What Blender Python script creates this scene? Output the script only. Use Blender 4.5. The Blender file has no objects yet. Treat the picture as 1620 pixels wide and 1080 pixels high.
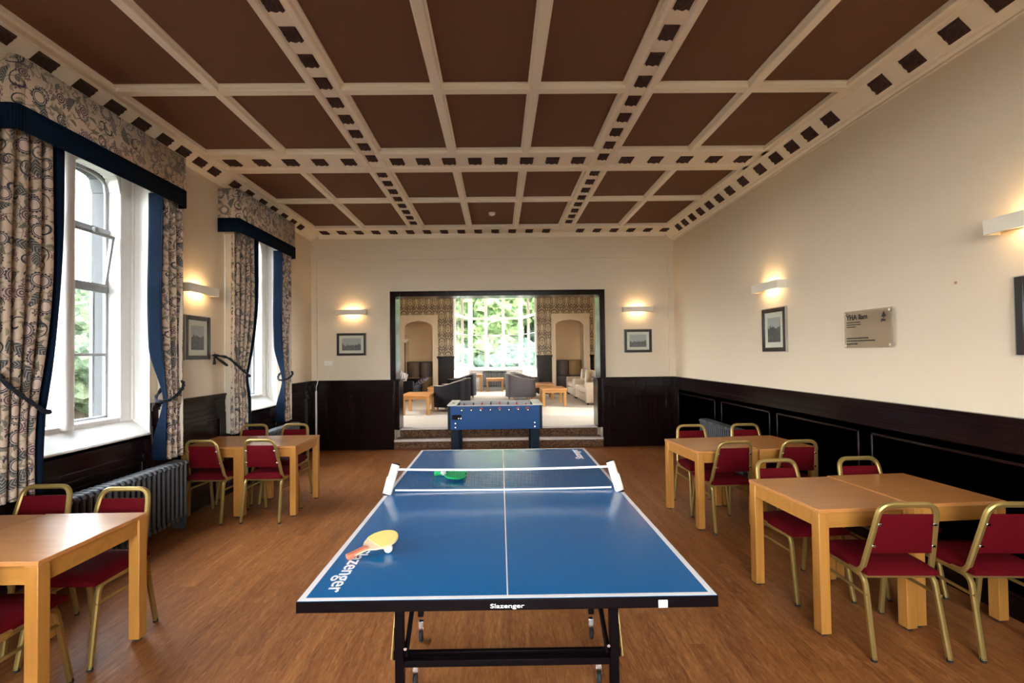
import bpy, math, random
from mathutils import Vector, Matrix
random.seed(7)
PI = math.pi
SC = bpy.context.scene
COL = SC.collection

# ------------------------------------------------------------------ mesh builder
class MB:
    def __init__(s):
        s.v = []; s.f = []; s.m = []; s.uv = []      # uv: per-face list or None
    def face(s, pts, m=0, uv=None):
        i = len(s.v); s.v += [tuple(p) for p in pts]
        s.f.append(list(range(i, i + len(pts)))); s.m.append(m); s.uv.append(uv)
    def box(s, x0, x1, y0, y1, z0, z1, m=0):
        i = len(s.v)
        s.v += [(x, y, z) for x in (x0, x1) for y in (y0, y1) for z in (z0, z1)]
        for q in ((0, 1, 3, 2), (4, 6, 7, 5), (0, 4, 5, 1), (2, 3, 7, 6), (0, 2, 6, 4), (1, 5, 7, 3)):
            s.f.append([i + k for k in q]); s.m.append(m); s.uv.append(None)
        return s
    def hexa(s, p, m=0):      # 8 points: bottom ring 4, top ring 4
        i = len(s.v); s.v += [tuple(q) for q in p]
        for q in ((3, 2, 1, 0), (4, 5, 6, 7), (0, 1, 5, 4), (1, 2, 6, 5), (2, 3, 7, 6), (3, 0, 4, 7)):
            s.f.append([i + k for k in q]); s.m.append(m); s.uv.append(None)
        return s
    def prism(s, poly, axis, a, b, m=0, caps=True):
        """poly in the two other axes (order x,y,z without axis), extruded from a to b"""
        def P(p, t):
            return {'x': (t, p[0], p[1]), 'y': (p[0], t, p[1]), 'z': (p[0], p[1], t)}[axis]
        n = len(poly); i = len(s.v)
        s.v += [P(p, a) for p in poly] + [P(p, b) for p in poly]
        for k in range(n):
            s.f.append([i + k, i + (k + 1) % n, i + n + (k + 1) % n, i + n + k]); s.m.append(m); s.uv.append(None)
        if caps:
            s.f.append([i + k for k in range(n)][::-1]); s.m.append(m); s.uv.append(None)
            s.f.append([i + n + k for k in range(n)]); s.m.append(m); s.uv.append(None)
        return s
    def sweep(s, path, sec, m=0, closed=False, caps=True, up=(0, 0, 1)):
        path = [Vector(p) for p in path]; n = len(path); k = len(sec)
        def tang(i):
            if closed: return (path[(i + 1) % n] - path[i - 1]).normalized()
            if i == 0: return (path[1] - path[0]).normalized()
            if i == n - 1: return (path[-1] - path[-2]).normalized()
            return ((path[i + 1] - path[i]).normalized() + (path[i] - path[i - 1]).normalized()).normalized()
        T = tang(0); U = Vector(up)
        if abs(U.dot(T)) > .95: U = Vector((0, 1, 0)) if abs(T.y) < .9 else Vector((1, 0, 0))
        N = (U - T * U.dot(T)).normalized()
        base = len(s.v)
        for i in range(n):
            T2 = tang(i)
            q = T.rotation_difference(T2); N = q @ N; N = (N - T2 * N.dot(T2)).normalized(); T = T2
            B = T.cross(N)
            sc = 1.0
            if 0 < i < n - 1 and not closed:
                c = (path[i + 1] - path[i]).normalized().dot((path[i] - path[i - 1]).normalized())
                sc = 1 / max(.5, math.sqrt(max(.05, (1 + c) / 2)))
            for (a, b) in sec: s.v.append(tuple(path[i] + B * a * sc + N * b))
        rng = n if closed else n - 1
        for i in range(rng):
            for j in range(k):
                a = base + i * k + j; b = base + i * k + (j + 1) % k
                c = base + ((i + 1) % n) * k + (j + 1) % k; d = base + ((i + 1) % n) * k + j
                s.f.append([a, b, c, d]); s.m.append(m); s.uv.append(None)
        if caps and not closed:
            s.f.append([base + j for j in range(k)][::-1]); s.m.append(m); s.uv.append(None)
            s.f.append([base + (n - 1) * k + j for j in range(k)]); s.m.append(m); s.uv.append(None)
        return s
    def tube(s, path, r, n=8, m=0, closed=False):
        return s.sweep(path, [(r * math.cos(2 * PI * j / n), r * math.sin(2 * PI * j / n)) for j in range(n)], m, closed)
    def lathe(s, prof, c=(0, 0, 0), n=24, m=0, axis='z'):
        i0 = len(s.v)
        for (r, z) in prof:
            for j in range(n):
                a = 2 * PI * j / n; x, y = r * math.cos(a), r * math.sin(a)
                p = {'z': (x, y, z), 'x': (z, x, y), 'y': (x, z, y)}[axis]
                s.v.append((c[0] + p[0], c[1] + p[1], c[2] + p[2]))
        for i in range(len(prof) - 1):
            for j in range(n):
                s.f.append([i0 + i * n + j, i0 + i * n + (j + 1) % n, i0 + (i + 1) * n + (j + 1) % n, i0 + (i + 1) * n + j]); s.m.append(m); s.uv.append(None)
        s.f.append([i0 + j for j in range(n)][::-1]); s.m.append(m); s.uv.append(None)
        s.f.append([i0 + (len(prof) - 1) * n + j for j in range(n)]); s.m.append(m); s.uv.append(None)
        return s
    def grid(s, fn, nu, nv, m=0, uvf=None, mf=None):
        i0 = len(s.v)
        for i in range(nu + 1):
            for j in range(nv + 1): s.v.append(tuple(fn(i / nu, j / nv)))
        for i in range(nu):
            for j in range(nv):
                s.f.append([i0 + i * (nv + 1) + j, i0 + (i + 1) * (nv + 1) + j, i0 + (i + 1) * (nv + 1) + j + 1, i0 + i * (nv + 1) + j + 1])
                s.m.append(mf(i / nu) if mf else m)
                s.uv.append([uvf(a / nu, b / nv) for a, b in ((i, j), (i + 1, j), (i + 1, j + 1), (i, j + 1))] if uvf else None)
        return s
    def xf(s, M, i0=0):
        for i in range(i0, len(s.v)): s.v[i] = tuple(M @ Vector(s.v[i]))
        return s
    def build(s, name, mats, parent=None, smooth=None, bevel=None, kind=None, seg=2, loc=None, solid=None, subd=None):
        me = bpy.data.meshes.new(name); me.from_pydata(s.v, [], s.f)
        if not isinstance(mats, (list, tuple)): mats = [mats]
        for mt in mats: me.materials.append(mt)
        me.polygons.foreach_set('material_index', s.m)
        if any(u for u in s.uv):
            l = me.uv_layers.new(name='UVMap'); k = 0
            for p, u in zip(me.polygons, s.uv):
                for a in range(len(p.vertices)):
                    l.data[k].uv = u[a] if u else (0, 0); k += 1
        me.validate(); me.update()
        if smooth is not None:
            me.polygons.foreach_set('use_smooth', [True] * len(me.polygons))
            me.set_sharp_from_angle(angle=math.radians(smooth))
        o = bpy.data.objects.new(name, me); COL.objects.link(o)
        if parent: o.parent = parent
        if loc: o.location = loc
        if solid:
            md = o.modifiers.new('s', 'SOLIDIFY'); md.thickness = solid; md.offset = 0
        if subd:
            md = o.modifiers.new('u', 'SUBSURF'); md.levels = subd; md.render_levels = subd
        if bevel:
            md = o.modifiers.new('b', 'BEVEL'); md.width = bevel; md.segments = seg; md.limit_method = 'ANGLE'; md.angle_limit = math.radians(40)
            if smooth is None:
                me.polygons.foreach_set('use_smooth', [True] * len(me.polygons)); me.set_sharp_from_angle(angle=math.radians(35))
                md.harden_normals = False
        if kind: o['kind'] = kind
        return o

def fillet(pts, r, n=5):
    pts = [Vector(p) for p in pts]; out = [pts[0]]
    rr = r if isinstance(r, (list, tuple)) else [r] * (len(pts) - 2)
    for i in range(1, len(pts) - 1):
        a, b, c = pts[i - 1], pts[i], pts[i + 1]; q = rr[i - 1]
        u = (a - b).normalized(); w = (c - b).normalized()
        for k in range(n + 1):
            t = k / n
            p0 = b + u * q; p2 = b + w * q
            out.append(p0 * (1 - t) ** 2 + b * 2 * t * (1 - t) + p2 * t * t)
    out.append(pts[-1]); return out

def rsec(w, h, c):       # chamfered rectangular section
    w /= 2; h /= 2
    return [(w - c, -h), (w, -h + c), (w, h - c), (w - c, h), (-w + c, h), (-w, h - c), (-w, -h + c), (-w + c, -h)]

def thing(name, label, cat, loc=(0, 0, 0), rz=0, group=None):
    o = bpy.data.objects.new(name, None); COL.objects.link(o); o.empty_display_size = .1
    o.location = loc; o.rotation_euler = (0, 0, rz); o['label'] = label; o['category'] = cat
    if group: o['group'] = group
    return o
def tag(o, label, cat, group=None, kind=None):
    o['label'] = label; o['category'] = cat
    if group: o['group'] = group
    if kind: o['kind'] = kind
    return o
def struct(name, label=None):
    o = bpy.data.objects.new(name, None); COL.objects.link(o); o['kind'] = 'structure'
    if label: o['label'] = label
    return o
def dup(root, loc, rz=0, label=None, group=None):
    def cp(o, par):
        c = o.copy(); COL.objects.link(c); c.parent = par
        for ch in list(o.children): cp(ch, c)
        return c
    r = cp(root, None); r.location = loc; r.rotation_euler = (0, 0, rz)
    if label: r['label'] = label
    if group: r['group'] = group
    return r

# ------------------------------------------------------------------ materials
class G:      # small node-graph helper
    def __init__(s, name):
        s.mat = bpy.data.materials.new(name); s.mat.use_nodes = True
        s.t = s.mat.node_tree; s.n = s.t.nodes; s.n.clear()
        s.out = s.n.new('ShaderNodeOutputMaterial')
    def node(s, ty, **kw):
        n = s.n.new(ty)
        for k, v in kw.items():
            if k.startswith('i_'):
                key = k[2:]; key = int(key) if key.isdigit() else key
                s.set(n.inputs[key], v)
            else: setattr(n, k, v)
        return n
    def set(s, sock, v):
        if hasattr(v, 'is_output') or isinstance(v, bpy.types.NodeSocket): s.t.links.new(v, sock)
        else: sock.default_value = v
    def M(s, op, a, b=0.0, c=None):
        n = s.n.new('ShaderNodeMath'); n.operation = op
        s.set(n.inputs[0], a); s.set(n.inputs[1], b)
        if c is not None: s.set(n.inputs[2], c)
        return n.outputs[0]
    def mix(s, f, a, b):
        n = s.n.new('ShaderNodeMix'); n.data_type = 'RGBA'
        s.set(n.inputs[0], f); s.set(n.inputs[6], a); s.set(n.inputs[7], b)
        return n.outputs[2]
    def coord(s, kind='Object'):
        return s.n.new('ShaderNodeTexCoord').outputs[kind]
    def mapping(s, vec, scale=(1, 1, 1), rot=(0, 0, 0), loc=(0, 0, 0)):
        n = s.n.new('ShaderNodeMapping'); s.set(n.inputs[0], vec); n.inputs[1].default_value = loc
        n.inputs[2].default_value = rot; n.inputs[3].default_value = scale; return n.outputs[0]
    def noise(s, vec, scale, detail=3, rough=.5, dist=0):
        n = s.n.new('ShaderNodeTexNoise'); s.set(n.inputs['Vector'], vec); n.inputs['Scale'].default_value = scale
        n.inputs['Detail'].default_value = detail; n.inputs['Roughness'].default_value = rough; n.inputs['Distortion'].default_value = dist
        return n.outputs['Fac']
    def ramp(s, f, stops):
        n = s.n.new('ShaderNodeValToRGB'); s.set(n.inputs[0], f); e = n.color_ramp.elements
        while len(e) < len(stops): e.new(.5)
        for k, (p, c) in enumerate(stops): e[k].position = p; e[k].color = (*c, 1)
        return n.outputs[0]
    def sep(s, v):
        n = s.n.new('ShaderNodeSeparateXYZ'); s.set(n.inputs[0], v); return n.outputs
    def comb(s, x, y, z=0.0):
        n = s.n.new('ShaderNodeCombineXYZ'); s.set(n.inputs[0], x); s.set(n.inputs[1], y); s.set(n.inputs[2], z); return n.outputs[0]
    def bump(s, h, strength=.3, dist=.01):
        n = s.n.new('ShaderNodeBump'); s.set(n.inputs['Height'], h); n.inputs['Strength'].default_value = strength
        n.inputs['Distance'].default_value = dist; return n.outputs[0]
    def bsdf(s, color, rough=.5, metal=0, normal=None, spec=None, coat=0, trans=0, sheen=0, emit=None, es=0):
        n = s.n.new('ShaderNodeBsdfPrincipled')
        s.set(n.inputs['Base Color'], color if not isinstance(color, tuple) or len(color) == 4 else (*color, 1))
        s.set(n.inputs['Roughness'], rough); s.set(n.inputs['Metallic'], metal)
        if normal is not None: s.set(n.inputs['Normal'], normal)
        if spec is not None: n.inputs['Specular IOR Level'].default_value = spec
        if coat: n.inputs['Coat Weight'].default_value = coat; n.inputs['Coat Roughness'].default_value = .08
        if trans: n.inputs['Transmission Weight'].default_value = trans
        if sheen: n.inputs['Sheen Weight'].default_value = sheen
        if emit: n.inputs['Emission Color'].default_value = (*emit, 1); n.inputs['Emission Strength'].default_value = es
        s.t.links.new(n.outputs[0], s.out.inputs[0]); return n

def paint(name, col, rough=.6, var=.04, scale=3.0, bump=.05, spec=None, bscale=60):
    g = G(name); o = g.coord()
    f = g.noise(o, scale, 4, .55)
    c = g.mix(f, tuple(max(0, x * (1 - var)) for x in col) + (1,), tuple(min(1, x * (1 + var)) for x in col) + (1,))
    nrm = g.bump(g.noise(o, bscale, 2), bump, .003) if bump else None
    g.bsdf(c, rough, normal=nrm, spec=spec); return g.mat
def metal(name, col, rough=.3, m=1.0):
    g = G(name); o = g.coord(); f = g.noise(o, 25, 3)
    r = g.M('ADD', g.M('MULTIPLY', f, .15), rough - .07)
    g.bsdf((*col, 1), r, m); return g.mat
def wood(name, dark, light, axis='x', rough=.35, scale=1.0, coat=0.0, var=.5, spec=None):
    g = G(name); o = g.coord()
    sc = {'x': (.9, 14, 14), 'y': (14, .9, 14), 'z': (14, 14, .9)}[axis]
    v = g.mapping(o, tuple(a * scale for a in sc))
    f = g.noise(v, 3, 5, .6, .4); f2 = g.noise(o, 1.3, 2)
    f = g.M('ADD', g.M('MULTIPLY', f, .8), g.M('MULTIPLY', f2, .2))
    c = g.ramp(f, [(.3, dark), (.7, light)])
    g.bsdf(c, rough, normal=g.bump(f, .04, .002), coat=coat, spec=spec); return g.mat

def floral(name, base=(.54, .43, .335), dens=1.0):
    g = G(name); uv = g.coord('UV'); col = (*base, 1)
    weave = g.noise(g.mapping(uv, (900, 900, 1)), 1, 1)
    warp = g.n.new('ShaderNodeTexNoise'); g.set(warp.inputs['Vector'], uv); warp.inputs['Scale'].default_value = 9
    def cell(size, off):
        v = g.mapping(uv, (1 / size, 1 / size, 1), loc=(off, off * .7, 0))
        n = g.node('ShaderNodeTexVoronoi', voronoi_dimensions='2D'); g.set(n.inputs['Vector'], v); n.inputs['Scale'].default_value = 1
        n.inputs['Randomness'].default_value = .55
        d = g.node('ShaderNodeVectorMath', operation='SUBTRACT'); g.set(d.inputs[0], v); g.set(d.inputs[1], n.outputs['Position'])
        x, y, _ = g.sep(d.outputs[0]); cr, cg, cb = g.sep(n.outputs['Color'])
        r = g.M('SQRT', g.M('ADD', g.M('MULTIPLY', x, x), g.M('MULTIPLY', y, y)))
        th = g.M('ADD', g.M('ARCTAN2', y, x), g.M('MULTIPLY', cr, 6.283))
        return r, th, cg, cb
    def lt(a, b): return g.M('LESS_THAN', a, b)
    def sel(v, a, b): return g.M('MULTIPLY', g.M('GREATER_THAN', v, a), lt(v, b))
    def mul(*a):
        r = a[0]
        for k in a[1:]: r = g.M('MULTIPLY', r, k)
        return r
    def leafmask(r, th, L, W):
        x = g.M('SUBTRACT', g.M('MULTIPLY', r, g.M('COSINE', th)), 0.0); y = g.M('MULTIPLY', r, g.M('SINE', th))
        y = g.M('ADD', y, g.M('MULTIPLY', g.M('MULTIPLY', x, x), .9))
        w = g.M('MULTIPLY', g.M('SUBTRACT', 1.0, g.M('MULTIPLY', g.M('MULTIPLY', x, x), 1 / (L * L))), W)
        return lt(g.M('ABSOLUTE', y), w), x, y
    # thin scrolling stems
    fld = g.noise(uv, 7.0, 1, .4, .6)
    stem = lt(g.M('ABSOLUTE', g.M('SUBTRACT', fld, .5)), .010)
    col = g.mix(g.M('MULTIPLY', stem, .8), col, (.13, .10, .09, 1))
    fld2 = g.noise(g.mapping(uv, loc=(3, 5, 0)), 9.0, 1, .4, .8)
    col = g.mix(g.M('MULTIPLY', lt(g.M('ABSOLUTE', g.M('SUBTRACT', fld2, .5)), .012), .6), col, (.26, .22, .16, 1))
    # small olive leaves
    for size, off, c1 in ((.066, 2.3, (.27, .24, .17, 1)), (.085, 7.7, (.16, .15, .12, 1))):
        r, th, cg, cb = cell(size, off)
        m, x, y = leafmask(r, th, .42, .15)
        col = g.mix(mul(m, lt(cg, .55)), col, c1)
        five = lt(r, g.M('ADD', .2, g.M('MULTIPLY', g.M('COSINE', g.M('MULTIPLY', th, 5)), .08)))
        core = lt(r, .07)
        col = g.mix(mul(five, sel(cg, .8, 1.01)), col, (.16, .09, .11, 1))
        col = g.mix(mul(core, sel(cg, .8, 1.01)), col, (.6, .48, .38, 1))
    # big motifs
    for size, off in ((.145, .4), (.175, 5.1)):
        r, th, cg, cb = cell(size, off)
        pet = g.M('ADD', .27, g.M('MULTIPLY', g.M('ABSOLUTE', g.M('COSINE', g.M('MULTIPLY', th, 7))), .06))
        ring = mul(lt(r, pet), g.M('GREATER_THAN', r, .19))
        s1 = sel(cg, 0, .26)
        col = g.mix(mul(lt(r, .2), s1), col, (.56, .44, .38, 1))
        col = g.mix(mul(ring, s1), col, (.05, .05, .07, 1))
        col = g.mix(mul(ring, s1, lt(g.M('ABSOLUTE', g.M('SUBTRACT', r, .24)), .014)), col, (.5, .4, .33, 1))
        sp = g.M('FRACT', g.M('ADD', g.M('MULTIPLY', th, 1 / 6.2832), g.M('MULTIPLY', r, 2.0)))
        wv = g.M('SUBTRACT', .27, g.M('MULTIPLY', r, .5))
        col = g.mix(mul(lt(sp, wv), lt(r, .40), g.M('GREATER_THAN', r, .05), sel(cg, .26, .58)), col, (.035, .04, .06, 1))
        m, x, y = leafmask(r, th, .46, .19)
        veins = lt(g.M('FRACT', g.M('MULTIPLY', g.M('ADD', x, g.M('ABSOLUTE', y)), 8)), .25)
        s3 = sel(cg, .58, .84)
        col = g.mix(mul(m, s3), col, (.06, .07, .08, 1))
        col = g.mix(mul(m, s3, veins), col, (.38, .32, .25, 1))
        s4 = sel(cg, .84, 1.01)
        fl = lt(r, g.M('ADD', .24, g.M('MULTIPLY', g.M('COSINE', g.M('MULTIPLY', th, 6)), .07)))
        st = lt(g.M('FRACT', g.M('MULTIPLY', r, 11)), .45)
        col = g.mix(mul(fl, s4), col, (.12, .07, .09, 1)); col = g.mix(mul(fl, s4, st), col, (.45, .35, .3, 1))
    g.bsdf(col, .85, normal=g.bump(weave, .08, .001), sheen=.2, spec=.2); return g.mat

def damask(name):
    g = G(name); x, y, z = g.sep(g.coord())
    u = g.M('MULTIPLY', x, 1 / .42); row = g.M('FLOOR', g.M('MULTIPLY', z, 1 / .46))
    u = g.M('ADD', u, g.M('MULTIPLY', g.M('MODULO', row, 2.0), .5))
    ax = g.M('ABSOLUTE', g.M('SUBTRACT', g.M('FRACT', u), .5)); v = g.M('SUBTRACT', g.M('FRACT', g.M('MULTIPLY', z, 1 / .46)), .5)
    p = g.M('ADD', g.M('COSINE', g.M('MULTIPLY', ax, 12.566)), g.M('COSINE', g.M('MULTIPLY', v, 6.2832)))
    nn = g.noise(g.comb(ax, v, 0.0), 13, 3, .6)
    rr = g.M('SQRT', g.M('ADD', g.M('MULTIPLY', ax, ax), g.M('MULTIPLY', g.M('MULTIPLY', v, v), .5)))
    pet = g.M('COSINE', g.M('MULTIPLY', rr, 40))
    m = g.M('GREATER_THAN', g.M('ADD', g.M('ADD', nn, g.M('MULTIPLY', p, .035)), g.M('MULTIPLY', pet, .06)), .52)
    col = g.mix(m, (.11, .072, .050, 1), (.54, .43, .27, 1)); g.bsdf(col, .5); return g.mat

def floor_mat():
    g = G('floor_boards'); o = g.coord(); x, y, z = g.sep(o)
    bw = .105
    px = g.M('MULTIPLY', x, 1 / bw); col_id = g.M('FLOOR', px)
    wn = g.node('ShaderNodeTexWhiteNoise', noise_dimensions='1D'); g.set(wn.inputs['W'], col_id)
    yo = g.M('ADD', g.M('MULTIPLY', y, 1 / 1.25), g.M('MULTIPLY', wn.outputs['Value'], 7.0))
    row = g.M('FLOOR', yo)
    wn2 = g.node('ShaderNodeTexWhiteNoise', noise_dimensions='2D'); g.set(wn2.inputs['Vector'], g.comb(col_id, row))
    v = g.comb(g.M('ADD', g.M('MULTIPLY', x, 16), g.M('MULTIPLY', wn2.outputs['Value'], 30)), g.M('MULTIPLY', y, 1.6), 0)
    n1 = g.noise(v, 1.6, 7, .68, .9)
    n2 = g.noise(g.comb(g.M('MULTIPLY', x, 60), g.M('MULTIPLY', y, 9)), 1.4, 4, .65)
    n3 = g.noise(g.comb(g.M('MULTIPLY', x, 28), g.M('MULTIPLY', y, 7)), 1.1, 3, .7, 1.2)
    f = g.M('ADD', g.M('ADD', g.M('MULTIPLY', n1, .46), g.M('MULTIPLY', n2, .40)), g.M('MULTIPLY', wn2.outputs['Value'], .07))
    c = g.ramp(f, [(.25, (.085, .022, .007)), (.41, (.225, .074, .022)), (.54, (.36, .138, .042)), (.68, (.54, .25, .092))])
    fleck = g.M('MULTIPLY', g.M('SUBTRACT', n3, .58), 5.0); fleck = g.M('MINIMUM', g.M('MAXIMUM', fleck, 0.0), 1.0)
    c = g.mix(g.M('MULTIPLY', fleck, .55), c, (.58, .30, .13, 1))
    knot = g.M('MINIMUM', g.M('MAXIMUM', g.M('MULTIPLY', g.M('SUBTRACT', .40, n3), 6.0), 0.0), 1.0)
    c = g.mix(g.M('MULTIPLY', knot, .6), c, (.09, .026, .010, 1))
    fx = g.M('FRACT', px); seam = g.M('LESS_THAN', g.M('MINIMUM', fx, g.M('SUBTRACT', 1.0, fx)), .012)
    fy = g.M('FRACT', yo); seam2 = g.M('LESS_THAN', fy, .0025)
    sm = g.M('MAXIMUM', seam, seam2)
    c = g.mix(g.M('MULTIPLY', sm, .32), c, (.05, .018, .008, 1))
    r = g.M('ADD', .30, g.M('MULTIPLY', n2, .2))
    g.bsdf(c, r, normal=g.bump(g.M('SUBTRACT', n1, g.M('MULTIPLY', sm, .5)), .10, .002), spec=.45); return g.mat

def stripes(name, cols, axis='x', pitch=.045, rough=.8):
    g = G(name); s = g.sep(g.coord()); k = {'x': 0, 'y': 1, 'z': 2}
    if axis == 'ang':
        t = g.M('MULTIPLY', g.M('ADD', g.M('ARCTAN2', s[1], s[0]), 3.1416), .225)
    else: t = s[k[axis]]
    f = g.M('FRACT', g.M('MULTIPLY', t, 1 / pitch)); n = len(cols)
    r = g.n.new('ShaderNodeValToRGB'); g.set(r.inputs[0], f); r.color_ramp.interpolation = 'CONSTANT'
    e = r.color_ramp.elements
    while len(e) < n: e.new(.5)
    for i, c in enumerate(cols): e[i].position = i / n; e[i].color = (*c, 1)
    g.bsdf(r.outputs[0], rough); return g.mat

def glass_mat(name, tint=(.96, .98, .98)):
    g = G(name); tr = g.node('ShaderNodeBsdfTransparent'); tr.inputs[0].default_value = (*tint, 1)
    gl = g.node('ShaderNodeBsdfGlossy'); gl.inputs['Roughness'].default_value = .03
    fr = g.node('ShaderNodeFresnel'); fr.inputs[0].default_value = 1.25
    mx = g.node('ShaderNodeMixShader'); ge = g.node('ShaderNodeNewGeometry'); fk = g.M('MULTIPLY', fr.outputs[0], g.M('SUBTRACT', 1.0, ge.outputs['Backfacing']))
    g.set(mx.inputs[0], fk); g.set(mx.inputs[1], tr.outputs[0]); g.set(mx.inputs[2], gl.outputs[0])
    g.t.links.new(mx.outputs[0], g.out.inputs[0]); return g.mat

def foliage(name, a, b, c):
    g = G(name); o = g.coord()
    v = g.node('ShaderNodeTexVoronoi'); g.set(v.inputs['Vector'], o); v.inputs['Scale'].default_value = 5.5
    f = g.M('ADD', g.M('MULTIPLY', g.noise(o, 4, 5, .7), .6), g.M('MULTIPLY', g.sep(v.outputs['Color'])[0], .4))
    col = g.ramp(f, [(.3, a), (.5, b), (.72, c)])
    g.bsdf(col, .7, spec=.1, normal=g.bump(f, 1.0, .25)); return g.mat

M = {}
M['wall'] = paint('cream_wall_paint', (.69, .585, .445), .65, .03, 1.2, .04)
M['white'] = paint('white_gloss_paint', (.80, .79, .77), .35, .02, 4, .02)
M['plaster'] = paint('ivory_plaster', (.87, .785, .66), .6, .04, 6, .08)
M['ceil'] = paint('brown_canvas_panel', (.150, .062, .028), .85, .10, 1.5, .25, bscale=220)
M['dentil'] = paint('rough_brown_rosette', (.055, .022, .018), .95, .5, 60, .8, bscale=120)
M['wains'] = wood('black_brown_varnish', (.004, .0017, .002), (.013, .0045, .0045), 'z', .20, .5, spec=.22)
M['floor'] = floor_mat()
M['floral'] = floral('scrolling_floral_fabric')
M['navy'] = paint('navy_cotton', (.003, .0095, .024), .85, .1, 20, .1, spec=.08)
M['lining'] = paint('cream_lining', (.62, .56, .46), .85, .05, 10, .05)
M['rope'] = paint('navy_rope', (.006, .010, .018), .9, .2, 80, .5)
M['damask'] = damask('damask_wallpaper')
M['red'] = paint('crimson_upholstery', (.092, .001, .0045), .8, .14, 14, .25, spec=.1, bscale=350)
M['gold'] = metal('gold_enamel_tube', (.36, .255, .085), .38, .7)
M['oaktop'] = wood('oak_veneer', (.44, .175, .05), (.56, .26, .085), 'x', .28, .8)
M['beech'] = wood('honey_beech', (.37, .155, .030), (.47, .22, .048), 'z', .35, .6)
M['beechx'] = wood('honey_beech_rail', (.37, .155, .030), (.47, .22, .048), 'x', .35, .6)
M['blackrub'] = paint('black_rubber', (.012, .012, .012), .7, .1, 30, 0)
M['iron'] = paint('grey_enamel_iron', (.065, .068, .075), .45, .08, 20, .05)
M['black'] = paint('black_steel', (.003, .0012, .002), .4, .1, 20, 0, spec=.08)
M['ppblue'] = paint('blue_table_paint', (.003, .125, .35), .18, .05, 1.5, .012, bscale=200)
M['line'] = paint('white_line_paint', (.80, .82, .84), .3, .01, 6, 0)
M['plasticw'] = paint('white_plastic', (.78, .76, .70), .35, .02, 10, 0)
M['chrome'] = metal('chrome', (.8, .8, .82), .12)
M['lampw'] = paint('white_sconce_enamel', (.80, .75, .64), .5, .02, 10, 0)
M['glass'] = glass_mat('clear_glass')
M['casement'] = paint('weathered_grey_metal', (.33, .34, .35), .6, .25, 12, .1)
M['stone'] = paint('grey_stone', (.055, .058, .062), .9, .3, 9, .4)
M['stonelight'] = paint('pale_stone', (.42, .40, .36), .9, .2, 9, .3)
M['stepcarpet'] = None
M['carpet'] = paint('pale_beige_carpet', (.46, .385, .31), .95, .08, 5, .5, bscale=500)
M['nosing'] = metal('brushed_nosing', (.62, .55, .52), .45, .5)
M['tubdark'] = paint('charcoal_leather', (.006, .005, .008), .5, .2, 8, .1, spec=.15)
M['tubgrey'] = paint('grey_leather', (.075, .062, .070), .6, .15, 8, .1)
M['piping'] = paint('tan_piping', (.40, .32, .26), .5, .1, 20, 0)
M['sofa'] = paint('beige_sofa_cloth', (.46, .36, .27), .9, .1, 12, .3, bscale=300)
M['cream'] = paint('cream_alcove_paint', (.70, .52, .32), .7, .03, 2, .02)
M['peach'] = paint('peach_stone_surround', (.72, .60, .46), .7, .03, 4, .03)
M['green'] = paint('bright_green_rubber', (.006, .50, .12), .4, .05, 10, 0)
M['yellow'] = paint('yellow_rubber', (.86, .62, .20), .5, .05, 20, 0)
M['plywood'] = wood('pale_blade_wood', (.70, .52, .34), (.80, .62, .44), 'x', .45)
M['redwood'] = wood('reddish_grip', (.50, .13, .07), (.65, .24, .14), 'x', .45, 3)
M['foosblue'] = paint('foosball_blue_laminate', (.010, .070, .235), .45, .03, 3, 0, spec=.2)
M['foosdark'] = paint('dark_teal_leg', (.001, .010, .024), .4, .05, 3, 0, spec=.15)
M['foosgrey'] = paint('light_grey_rim', (.46, .44, .45), .4, .04, 6, 0)
M['field'] = paint('pale_playfield', (.35, .40, .38), .4, .04, 6, 0)
M['manred'] = paint('red_plastic', (.45, .02, .05), .3, .05, 6, 0)
M['manblue'] = paint('blue_black_plastic', (.02, .03, .07), .3, .05, 6, 0)
M['frameblk'] = paint('black_gilt_frame', (.014, .011, .009), .35, .3, 30, .1)
M['silver'] = metal('dull_silver_edge', (.45, .43, .40), .4, .8)
M['mount'] = paint('ivory_mount', (.72, .68, .56), .8, .02, 5, 0)
M['bark'] = paint('tree_bark', (.06, .045, .03), .9, .3, 8, .5)
M['lawn'] = paint('lawn_grass', (.045, .05, .03), .9, .2, 2, .3)
M['leaf_pale'] = foliage('pale_foliage', (.016, .028, .015), (.040, .056, .030), (.075, .090, .054))
M['leaf_dark'] = foliage('blue_green_foliage', (.010, .020, .018), (.024, .040, .034), (.048, .068, .056))
M['leaf_lime'] = foliage('lime_foliage', (.020, .036, .012), (.070, .110, .040), (.170, .215, .095))  # bay trees, overexposed brightness lightened into the leaf colours
M['leaf_hazy'] = foliage('hazy_foliage', (.030, .055, .040), (.065, .105, .075), (.13, .17, .12))  # paler green for the bay, washed-out glare put into the colour
M['purple'] = paint('text_black', (.01, .01, .01), .5, 0, 5, 0)
def emis(name, col, s):
    g = G(name); e = g.node('ShaderNodeEmission'); e.inputs[0].default_value = (*col, 1); e.inputs[1].default_value = s
    g.t.links.new(e.outputs[0], g.out.inputs[0]); return g.mat
M['bulb'] = emis('warm_lamp_glow', (1.0, .68, .34), 42.0)
# patterned stair carpet
g = G('patterned_stair_carpet'); o = g.coord()
n = g.noise(o, 26, 4, .7, 1.5); n2 = g.noise(o, 60, 2)
c = g.ramp(n, [(.38, (.045, .016, .012)), (.5, (.11, .05, .03)), (.56, (.30, .17, .08)), (.66, (.10, .04, .03))])
g.bsdf(c, .95, normal=g.bump(n2, .4, .004)); M['stepcarpet'] = g.mat
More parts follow.
